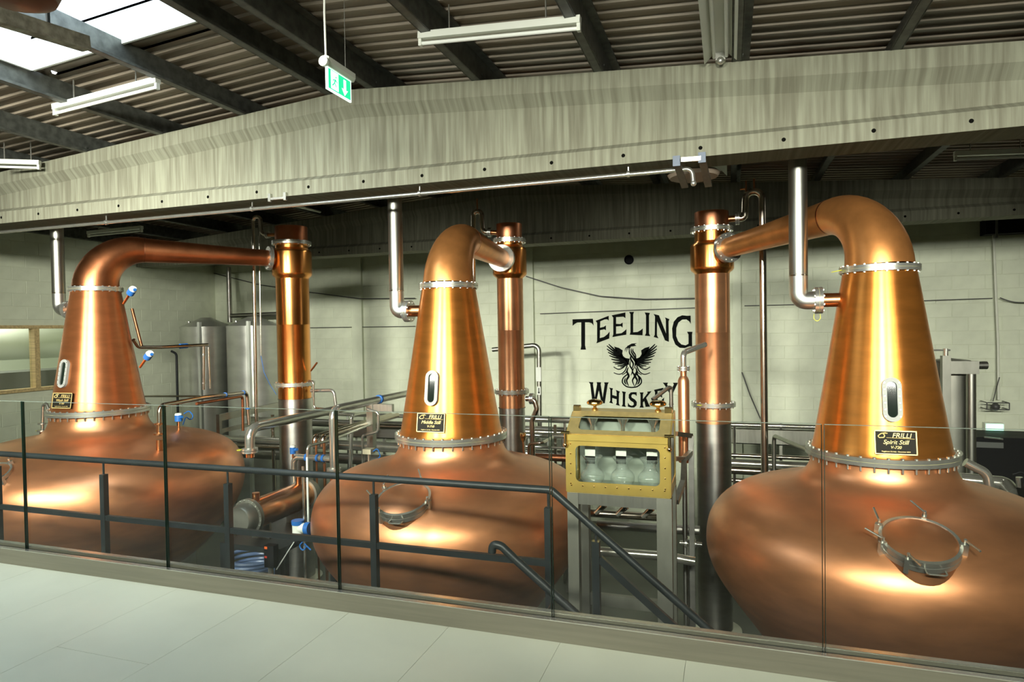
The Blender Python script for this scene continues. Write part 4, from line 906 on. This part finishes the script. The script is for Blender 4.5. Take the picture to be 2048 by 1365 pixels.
ldo = mb.build('sloping_lid', brass_br, sf, smooth=False)
MB().prism(hole, sn*.003).build('pane', gl_safe, ldo, smooth=False)
MB().box(XL-.01, XR+.01, YF-.022, YF-.002, zF_-.045, zF_+.005).build('lid_rail', brass, sf, smooth=False)
MB().box(XL, XR, YR, YB, zR_-.006, zR_+.006).build('top_panel', brass_br, sf, smooth=False)
MB().box(XL, XR, YF, YB, zB_-.008, zB_).build('base_panel', brass_br, sf, smooth=False)
for x, s_ in ((XL, -1), (XR, 1)):
    poly = [(x, YF, zB_), (x, YB, zB_), (x, YB, zR_), (x, YR, zR_), (x, YF, zF_)]
    inn = [(x, YF+.06, zB_+.09), (x, YB-.06, zB_+.09), (x, YB-.06, zR_-.06), (x, YR+.02, zR_-.06), (x, YF+.06, zF_-.02)]
    mb = MB(); n_ = 5
    mb.v = [V(p)+V((s_*d, 0, 0)) for ring_, d in ((poly, 0), (poly, .008), (inn, .008), (inn, 0)) for p in ring_]
    mb.f = [(r*n_+i, r*n_+(i+1) % n_, ((r+1) % 4)*n_+(i+1) % n_, ((r+1) % 4)*n_+i) for r in range(4) for i in range(n_)]
    sd_ = mb.build('side_panel', brass, sf, smooth=False)
    MB().prism([V(p)+V((s_*.003, 0, 0)) for p in inn], (s_*.002, 0, 0)).build('pane', gl_safe, sd_, smooth=False)
mb, hole = framed(V(((XL+XR)/2, YB, (zB_+zR_)/2)), V((hx, 0, 0)), V((0, 0, (zR_-zB_)/2)), (0, 1, 0), .075, .085, .008)
bpn = mb.build('rear_panel', brass, sf, smooth=False); MB().box(XL+.01, XR-.01, YB-.03, YB-.026, zB_+.002, zR_-.02).build('added_backing_board', mat('pale_board', (.30, .33, .28), .6), bpn, smooth=False)  # pale board added behind the bowls to lighten the safe's interior
MB().box(XL+.01, XR-.01, YF+.012, YB-.03, zB_+.0002, zB_+.0009).build('added_tray_liner', MATS['pale_board'], sf, smooth=False)  # pale liner, likewise added to lighten the interior
for px in (1188, 1315):
    c = V((at(px, 818, Y=5.40).x, 5.44, zR_+.006))
    MB().lathe([(.026, 0), (.026, .012), (.014, .022), (.014, .036), (.060, .050), (.070, .060), (.068, .072), (.052, .086), (.020, .094), (0, .095)], c, 28).build('domed_knob', brassk, sf)
for x in (XL+.03, XR-.03):
    MB().box(x-.028, x+.028, YR-.01, YR+.05, zR_+.004, zR_+.045).cyl((x-.03, YR+.02, zR_+.045), (x+.03, YR+.02, zR_+.045), .010, n=8).build('hinge', brassk, sf)
for x in (XL+.0, XR-.0):
    MB().cyl((x-.035, YF-.03, zF_+.02), (x+.035, YF-.03, zF_+.02), .012, n=10).cyl((x+.0, YF-.03, zF_+.02), (x, YF-.03, zF_-.07), .012, n=10).sphere((x, YF-.03, zF_-.08), .02, 10, 6).build('latch', brassk, sf)
for i, px in enumerate((1184, 1245, 1306)):
    c = at(px, 905, Y=5.32); cdo = MB().box(c.x-.042, c.x+.042, 5.24, 5.246, c.z-.058, zF_-.03).build('hanging_card', white_pl, sf, smooth=False)
    mb = MB()
    for k in range(8): mb.box(c.x-.038+k*.0102, c.x-.038+k*.0102+.0058, 5.232, 5.239, c.z-.078, c.z-.02)
    mb.box(c.x-.040, c.x+.042, 5.232, 5.239, c.z-.050, c.z-.016).build('comb', blk, cdo, smooth=False)
    MB().cyl((c.x, 5.36, zF_-.05), (c.x, 5.36, zF_+.08), .018, n=12).lathe([(.016, .0), (.02, .02), (.05, .075), (.048, .075), (.016, .02)], (c.x, 5.36, zF_+.03), 18).build('spout', steel, sf)
for i, (px, lab) in enumerate(((1185, 'left glass bowl inside the brass spirit safe'), (1245, 'middle glass bowl inside the brass spirit safe'), (1300, 'right glass bowl inside the brass spirit safe'))):
    c = at(px, 932, Y=5.28); R = .098; zb2 = zB_+.001
    root = thing('glass_bowl', lab, 'bowl', (c.x, 5.28, zb2), 'glass bowls in the spirit safe')
    prof = [(.0, 0), (.05, .001), (.075, .015)]+[(R*cos(q), .092+R*.85*sin(q)) for q in [radians(a) for a in range(-55, 60, 10)]]+[(.046, .185), (.05, .215), (.085, .26), (.083, .262), (.046, .22), (.040, .185)]
    MB().lathe([(r, z+.0) for r, z in prof], (c.x, 5.28, zb2), 28).build('bowl_body', gl_bowl, root)
    MB().lathe([(0, .012), (.04, .012), (.07, .022), (R*.86, .06), (R*.9, .085), (0, .085)], (c.x, 5.28, zb2), 24).build('liquid', glass('spirit_liquid', (.96, .97, .95), .5), root)
ss = thing('safe_stand', 'brushed steel stand carrying the brass spirit safe', 'stand', ((XL+XR)/2, 5.34, FLOOR))
for x0_, x1_ in ((XL+.0, XL+.09), (XR-.105, XR+.01)):
    for ya in (YF, YB-.09): MB().box(x0_, x1_, ya, ya+.09, FLOOR, zB_-.009).build('leg', steel_dull, ss, smooth=False)
MB().box(XL+.09, XR-.105, YF+.005, YF+.085, zB_-.10, zB_-.009).build('apron', steel_br, ss, smooth=False); MB().box(XL+.09, XR-.105, YB-.085, YB-.005, zB_-.10, zB_-.009).build('apron', steel_br, ss, smooth=False)
MB().box(XL+.09, XR-.1, YB-.06, YB-.01, -2.42, -2.32).build('lower_rail', steel_dull, ss, smooth=False)
sp2 = MB()
for i, x in enumerate((-1.02, -.84, -.63)):
    MB().tube([(x, 5.35, zB_-.009), (x+.01, 5.35, zB_-.17), (x-.06, 5.37, zB_-.24)], [.035, .03, .02], 12).build('drain_funnel', steel, ss)
pipe('horizontal polished pipe seen through the legs of the safe stand', [(1195, 1103, 6.3), (1330, 1113, 6.3), (1390, 1124, 6.3)], .045, steel, .05, name='floor_pipe')
pipe('second darker pipe seen between the safe stand legs', [(1195, 1050, 7.2), (1400, 1062, 7.2)], .05, steel_shell, 0, name='floor_pipe')
pipe('upper pale pipe behind the safe stand funnels', [(1170, 1026, 6.6), (1330, 1036, 6.6)], .04, steel_warm, 0, name='floor_pipe')
vv = thing('steel_valve', 'cluster valve with clamps left of the sign column foot', 'valve', W3(1382, 1100, 6.9))
c = W3(1380, 1088, 6.9); MB().cyl(c+V((-.1, 0, 0)), c+V((.12, 0, 0)), .025, n=12).cyl(c+V((0, 0, -.12)), c+V((0, 0, .06)), .03, n=12).build('valve_body', steel, vv); MB().cyl((c.x, c.y, FLOOR), (c.x, c.y, c.z-.1), .02, n=8).build('leg', steel_shell, vv); MB().ring(c+V((-.04, 0, 0)), .05, .02, .02, 16, (1, 0, 0)).ring(c+V((.05, 0, 0)), .05, .02, .02, 16, (1, 0, 0)).ring(c+V((0, 0, .05)), .055, .02, .02, 16).build('clamp_ring', steel_flange, vv)
# steel frame right of the safe
sfm = thing('tube_rack', 'pale steel frame with pipes between safe and sign column', 'frame', W3(1365, 1000, 6.3))
pz = [W3(1382, 872, 6.7), W3(1382, 905, 6.7), W3(1368, 918, 6.3), W3(1366, 965, 6.0), W3(1352, 1005, 5.75)]
for a, b in zip(pz, pz[1:]): MB().bar(a, b, .045, .045).build('rail', steel_br, sfm, smooth=False)
MB().bar(pz[0], W3(1352, 868, 6.5), .045, .045).build('cross_rail', steel_br, sfm, smooth=False); MB().bar(pz[2], W3(1350, 918, 6.2), .04, .04).build('cross_rail', steel_br, sfm, smooth=False)
MB().bar(pz[0], (pz[0].x, pz[0].y, FLOOR), .05, .05, (0, 1, 0)).build('leg', steel_shell, sfm, smooth=False)

# ------------------------------------------------------------------ stair rails
rail_z = -1.003
sr = thing('stair_railing', 'black steel railing with handrail and posts just beyond the glass', 'railing', (-3.5, 3.85, -1.95))
XB = -1.05; slope = -.81; xe = .95
MB().tube([V((-6.2, 3.85, rail_z)), V((XB, 3.85, rail_z)), V((xe, 3.85, rail_z+slope*(xe-XB)))], .0235, 18, bend=.05).build('handrail', iron_dark, sr)
for xx in (-5.96, -4.74, -3.517, -2.295, -1.070):
    MB().box(xx-.022, xx+.022, 3.828, 3.872, -1.93, rail_z-.11).cyl((xx, 3.85, rail_z-.11), (xx, 3.85, rail_z-.02), .008, n=8).build('post', iron_dark, sr, smooth=False)
MB().box(-6.2, -1.09, 3.835, 3.865, -1.479, -1.439).build('mid_rail', iron_dark, sr, smooth=False)
xp = -.775
MB().box(xp-.022, xp+.022, 3.828, 3.872, -2.2, -1.295).cyl((xp, 3.85, -1.295), (xp, 3.85, rail_z+slope*(xp-XB)), .008, n=8).build('post', iron_dark, sr, smooth=False)
MB().box(.72-.022, .72+.022, 3.828, 3.872, FLOOR, rail_z+slope*(.72-XB)-.08).cyl((.72, 3.85, rail_z+slope*(.72-XB)-.1), (.72, 3.85, rail_z+slope*(.72-XB)), .008, n=8).build('post', iron_dark, sr, smooth=False)
for dz in (-1.40, -1.86):
    MB().bar((xp+.02, 3.85, dz), (.72, 3.85, dz+slope*(.72-xp)), .03, .042).build('mid_rail', iron_dark, sr, smooth=False)
hr = thing('wall_handrail', 'black handrail with curled end sloping down along the platform edge', 'handrail', (-.5, 3.22, -2))
h0, h1 = at(1020, 1110, Y=3.25), at(1157, 1233, Y=3.25); d = (h1-h0).normalized(); h0 = h0-d*.06
MB().tube([h0+V((-.055, 0, -.035)), h0+V((-.05, 0, .012)), h0+V((.0, 0, .005)), h0+d*.1, h0+d*1.9], .022, 16, bend=.045).build('rail', iron_dark, hr)
for f in (.35, 1.0, 1.6): q = h0+d*f; MB().tube([q, q+V((0, 0, -.06)), (q.x, 3.13, q.z-.06)], .008, 8, bend=.02).build('rail_bracket', iron_dark, hr)
sc_ = thing('staircase', 'dark steel landing and stairs below the black railing', 'stairs', (-1, 3.5, FLOOR))
MB().box(-7.0, XB, 3.14, 3.92, -2.0, -1.93).build('landing', iron_dark, sc_, smooth=False)
for i in range(9): MB().box(XB+i*.232, XB+(i+1)*.232, 3.2, 3.82, -1.93-.188*(i+1)-.03, -1.93-.188*(i+1)).build('step', iron_dark, sc_, smooth=False)
for yy in (3.16, 3.86): MB().bar((XB-.02, yy, -2.02), (XB+9*.232, yy, FLOOR+.06), .03, .2).build('stringer', iron_dark, sc_, smooth=False)
for xx in (-6.9, -4.7, -2.9, -1.15): MB().box(xx-.04, xx+.04, 3.8, 3.88, FLOOR, -2.0).build('leg', iron_dark, sc_, smooth=False)
MB().bar((-4.5, 3.83, -3.55), (-3.9, 3.83, -2.05), .05, .05).build('brace', iron_dark, sc_, smooth=False)

# ------------------------------------------------------------------ glass balustrade
ch = thing('glass_balustrade', 'frameless glass balustrade set in a low brushed metal channel', 'balustrade', (-1, 3.06, MEZ))
zc_ = -.4675*3.045
MB().box(-8.5, 5.0, 3.004, 3.038, MEZ+.0005, zc_+.004).build('front_face', brushed_dark, ch, smooth=False)
MB().box(-8.5, 5.0, 3.004, 3.034, zc_+.004, zc_+.008).build('front_cap', steel_flange, ch, smooth=False)
MB().box(-8.5, 5.0, 3.066, 3.10, MEZ+.0005, zc_+.014).build('rear_face', brushed_dark, ch, smooth=False)
MB().box(-8.5, 5.0, 3.068, 3.10, zc_+.014, zc_+.018).build('rear_cap', steel_flange, ch, smooth=False)
MB().box(-8.5, 5.0, 3.04, 3.064, MEZ+.0005, zc_-.002).build('rubber_gasket', blk, ch, smooth=False)
xj = [-4.462+1.2095*i-1.2095*2 for i in range(9)]
for i in range(1, 8):
    xa, xb = xj[i]+.006, xj[i+1]-.006
    if xa > 3.9: break
    zt = -.1426*3.05
    g = MB().box(xa, xb, 3.044, 3.060, zc_-.001, zt).build('glass_panel', gl_pane, ch, smooth=False)
    for x_ in (xa-.0015, xb): MB().box(x_, x_+.0015, 3.044, 3.060, zc_-.001, zt).build('side_edge', gl_edge, g, smooth=False)
    MB().box(xa, xb, 3.044, 3.060, zt, zt+.001).build('top_edge', mat('glass_top_edge', (.17, .21, .17), .4), g, smooth=False)

# ------------------------------------------------------------------ ceiling lamps and signs
def batten(a, b, label, hang=.06, m_=white_pl):
    a, b = V(a), V(b); root = thing('fluorescent_batten', label, 'lamp', (a+b)/2)
    d = (b-a).normalized()
    MB().bar(a, b, .055, .05).build('lamp_body', m_, root, smooth=False)
    MB().cyl(a+d*.02+V((0, -.0, -.055)), b-d*.02+V((0, 0, -.055)), .014, n=12).build('lamp_tube', tube_off, root)
    for q in (a+d*.012, b-d*.012): MB().obox(q+V((0, 0, -.045)), d*.012, d.cross(V((0, 0, 1)))*.018, V((0, 0, .03))).build('tube_holder', white_pl, root, smooth=False)
    for f in (.2, .8):
        q = a.lerp(b, f); MB().cyl(q, (q.x, q.y, beam_top(q.x)+.19), .006, n=6).build('hanger', steel_flange, root)
    return root
batten((-5.76, 4.3, 2.06), (-4.55, 4.3, 2.14), 'white fluorescent batten hanging at left before the concrete beam')
batten((-2.13, 4.34, 2.145), (-.93, 4.34, 2.065), 'white fluorescent batten hanging at top centre before the concrete beam')
batten(W3(1908, 308, 8.0), W3(2075, 302, 8.0), 'white fluorescent batten under the roof behind the beam at right')
batten(W3(176, 466, 8.0), W3(284, 455, 8.0), 'white fluorescent batten under the roof behind the beam at left')
batten(W3(30, 318, 5.0)+V((-.3, 0, .0)), W3(80, 326, 5.2), 'small pale batten tucked against the beam at far left', m_=white_pl)
# twin reflector lamp
tw = thing('reflector_lamp', 'twin tube lamp with white winged reflectors at the top right of centre', 'lamp', (-.045, 4.7, 2.0))
lx = -.045; ya, yb = 3.2, 5.22; zz = 2.06
MB().box(lx-.045, lx+.045, ya, yb+.10, zz, zz+.05).build('lamp_body', white_pl, tw, smooth=False)
for s_ in (-1, 1):
    MB().prism([(lx+s_*.035, ya, zz+.01), (lx+s_*.115, ya, zz-.07), (lx+s_*.118, ya, zz-.066), (lx+s_*.038, ya, zz+.014)], (0, yb-ya, 0)).build('reflector_wing', white_pl, tw, smooth=False)
    MB().cyl((lx+s_*.045, ya, zz-.035), (lx+s_*.045, yb-.02, zz-.035), .013, n=12).build('lamp_tube', tube_off, tw)
MB().box(lx-.035, lx+.035, yb-.01, yb+.12, zz-.055, zz+.01).sphere((lx, yb, zz-.06), .03, 10, 6).build('end_cap', steel_flange, tw)
MB().cyl((lx, 4.0, zz+.05), (lx, 4.0, beam_top(lx)+.19), .008, n=6).build('hanger', steel_flange, tw)
b2 = thing('reflector_lamp', 'small winged reflector lamp seen below the beam above the sign column', 'lamp', W3(1435, 345, 8.6))
c = W3(1436, 335, 8.6)
MB().box(c.x-.04, c.x+.04, 7.6, 8.9, c.z+.02, c.z+.07).build('lamp_body', white_pl, b2, smooth=False)
for s_ in (-1, 1): MB().prism([(c.x+s_*.035, 7.6, c.z+.03), (c.x+s_*.105, 7.6, c.z-.05), (c.x+s_*.108, 7.6, c.z-.046), (c.x+s_*.038, 7.6, c.z+.034)], (0, 1.3, 0)).build('reflector_wing', white_pl, b2, smooth=False)
# pendant below the skylight
pd = thing('pendant_batten', 'dusty hanging lamp body seen against the skylight', 'lamp', (-3.4, 2.2, 1.6))
a, b = at(172, 88, X=-3.4), at(-80, 8, X=-3.4)
MB().bar(b, a, .07, .075).build('lamp_body', mat('dusty_lamp', (.30, .28, .22), .7, 0, .35, (20, 20, 20)), pd, smooth=False)
q = b.lerp(a, .66); MB().cyl(q, (q.x, q.y, 2.36), .011, n=8).build('hanger_rod', iron_dark, pd)
hd_ = thing('brown_shade', 'brown rounded shade at the top left corner of the photo', 'shade', at(30, 0, Y=1.7))
c = at(28, -32, Y=1.75); MB().lathe([(0, -.075), (.08, -.07), (.135, -.045), (.15, -.01), (.12, .03), (.05, .07), (.02, .09), (0, .1)], c, 36).build('shade_bowl', brown, hd_); MB().cyl(c+V((0, 0, .08)), (c.x, c.y, 2.35), .01, n=8).build('cord', blk, hd_)
# hanging exit sign
ex_ = thing('exit_sign', 'hanging green exit sign with running figure and arrow below the roof', 'sign', (-2.2, 3.38, 1.41))
Xs = -2.2; p00 = at(655, 137, X=Xs); p10 = at(699, 165, X=Xs); p01 = at(654, 176, X=Xs); y0_, y1_ = 3.262, 3.515; zt_, zb_ = 1.535, 1.405
MB().prism([(Xs-.014, y0_-.01, zt_), (Xs+.014, y0_-.01, zt_), (Xs+.026, y0_-.01, zt_+.02), (Xs+.026, y0_-.01, zt_+.05), (Xs, y0_-.01, zt_+.062), (Xs-.026, y0_-.01, zt_+.05), (Xs-.026, y0_-.01, zt_+.02)], (0, y1_-y0_+.03, 0)).build('sign_housing', white_pl, ex_, smooth=False)
pn = MB().box(Xs-.006, Xs+.006, y0_, y1_, zb_, zt_).build('acrylic_panel', emis('lit_edge', (.85, 1, .9), 1.2), ex_, smooth=False)
MB().box(Xs+.0062, Xs+.0075, y0_+.012, y1_-.012, zb_+.010, zt_-.006).build('green_face', green_lit, pn, smooth=False)
def SP(u, v): return V((Xs+.0078, y0_+(y1_-y0_)*u, zb_+(zt_-zb_)*v))
mb = MB()
for poly in ([(.14, .12), (.44, .12), (.44, .92), (.14, .92)],): mb.prism([SP(*p) for p in poly], (.0008, 0, 0))
mb.prism([SP(*p) for p in [(.70, .12), (.58, .42), (.66, .38), (.66, .85), (.76, .85), (.76, .38), (.84, .42)]], (.0008, 0, 0))
mb.build('white_symbols', white_lit, pn, smooth=False)
mb = MB()
for poly in ([(.29, .60), (.34, .62), (.30, .44), (.25, .42)], [(.26, .44), (.30, .44), (.36, .28), (.33, .27)], [(.25, .42), (.28, .40), (.20, .25), (.17, .28)], [(.33, .60), (.41, .50), (.39, .47), (.32, .54)], [(.27, .60), (.19, .52), (.21, .49), (.29, .56)], [(.315, .72), (.335, .76), (.36, .74), (.355, .68), (.33, .66)]):
    mb.prism([SP(*p)+V((.0009, 0, 0)) for p in poly], (.0006, 0, 0))
mb.build('running_figure', green_lit, pn, smooth=False)
MB().tube([(Xs, y0_+.0, zt_+.06), (Xs, y0_-.005, zt_+.3), (Xs+.004, y0_+.01, 2.36)], .006, 8).build('power_cord', white_pl, ex_)
MB().cyl((Xs, y0_-.012, zt_+.02), (Xs, y0_-.03, zt_+.02), .03, n=12).build('cord_grip', white_pl, ex_)
MB().cyl((Xs, y1_-.05, zt_+.06), (Xs, y1_-.05, 2.36), .002, n=6).build('hanger_wire', steel_flange, ex_)

# ------------------------------------------------------------------ groups of repeated things
GR = {'pot_still': 'copper pot stills', 'condenser_column': 'copper columns behind the stills', 'vent_pipe': 'steel vent pipes beside the still necks', 'overflow_loop': 'looped pipes on the column caps',
      'steel_tank': 'steel tanks in the back corner', 'exit_sign': 'lit exit signs', 'fluorescent_batten': 'fluorescent battens under the roof', 'reflector_lamp': 'winged reflector lamps', 'header_pipe': 'header pipes behind the stills',
      'concrete_beam': 'concrete roof beams', 'wall_line': 'cables on the back wall', 'down_pipe': 'downpipes behind the stills', 'vapour_pipe': 'large polished vapour pipes', 'cable_tray': 'cable trays by the back wall',
      'blue_cable': 'blue instrument cables', 'level_transmitter': 'blue level transmitters', 'flanged_nozzle': 'flanged nozzles on the left still', 'thin_pipe': 'thin pipes among the stills', 'steel_bend': 'bent steel pipes',
      'copper_tube': 'short copper tubes by the left still', 'steel_riser': 'steel risers by the left tank', 'floor_pipe': 'pipes seen under the brass safe', 'outlet_bend': 'outlet bends of the columns', 'sample_pipe': 'branch pipes of the left still', 'conduit': 'pale conduits', 'tank_vent': 'dark vent pipes of the tanks'}
tops = [o for o in bpy.data.objects if o.parent is None and o.get('category')]
base = lambda o: o.name.split('.')[0]
for o in tops:
    if not o.get('group') and base(o) in GR and sum(base(q) == base(o) for q in tops) > 1: o['group'] = GR[base(o)]
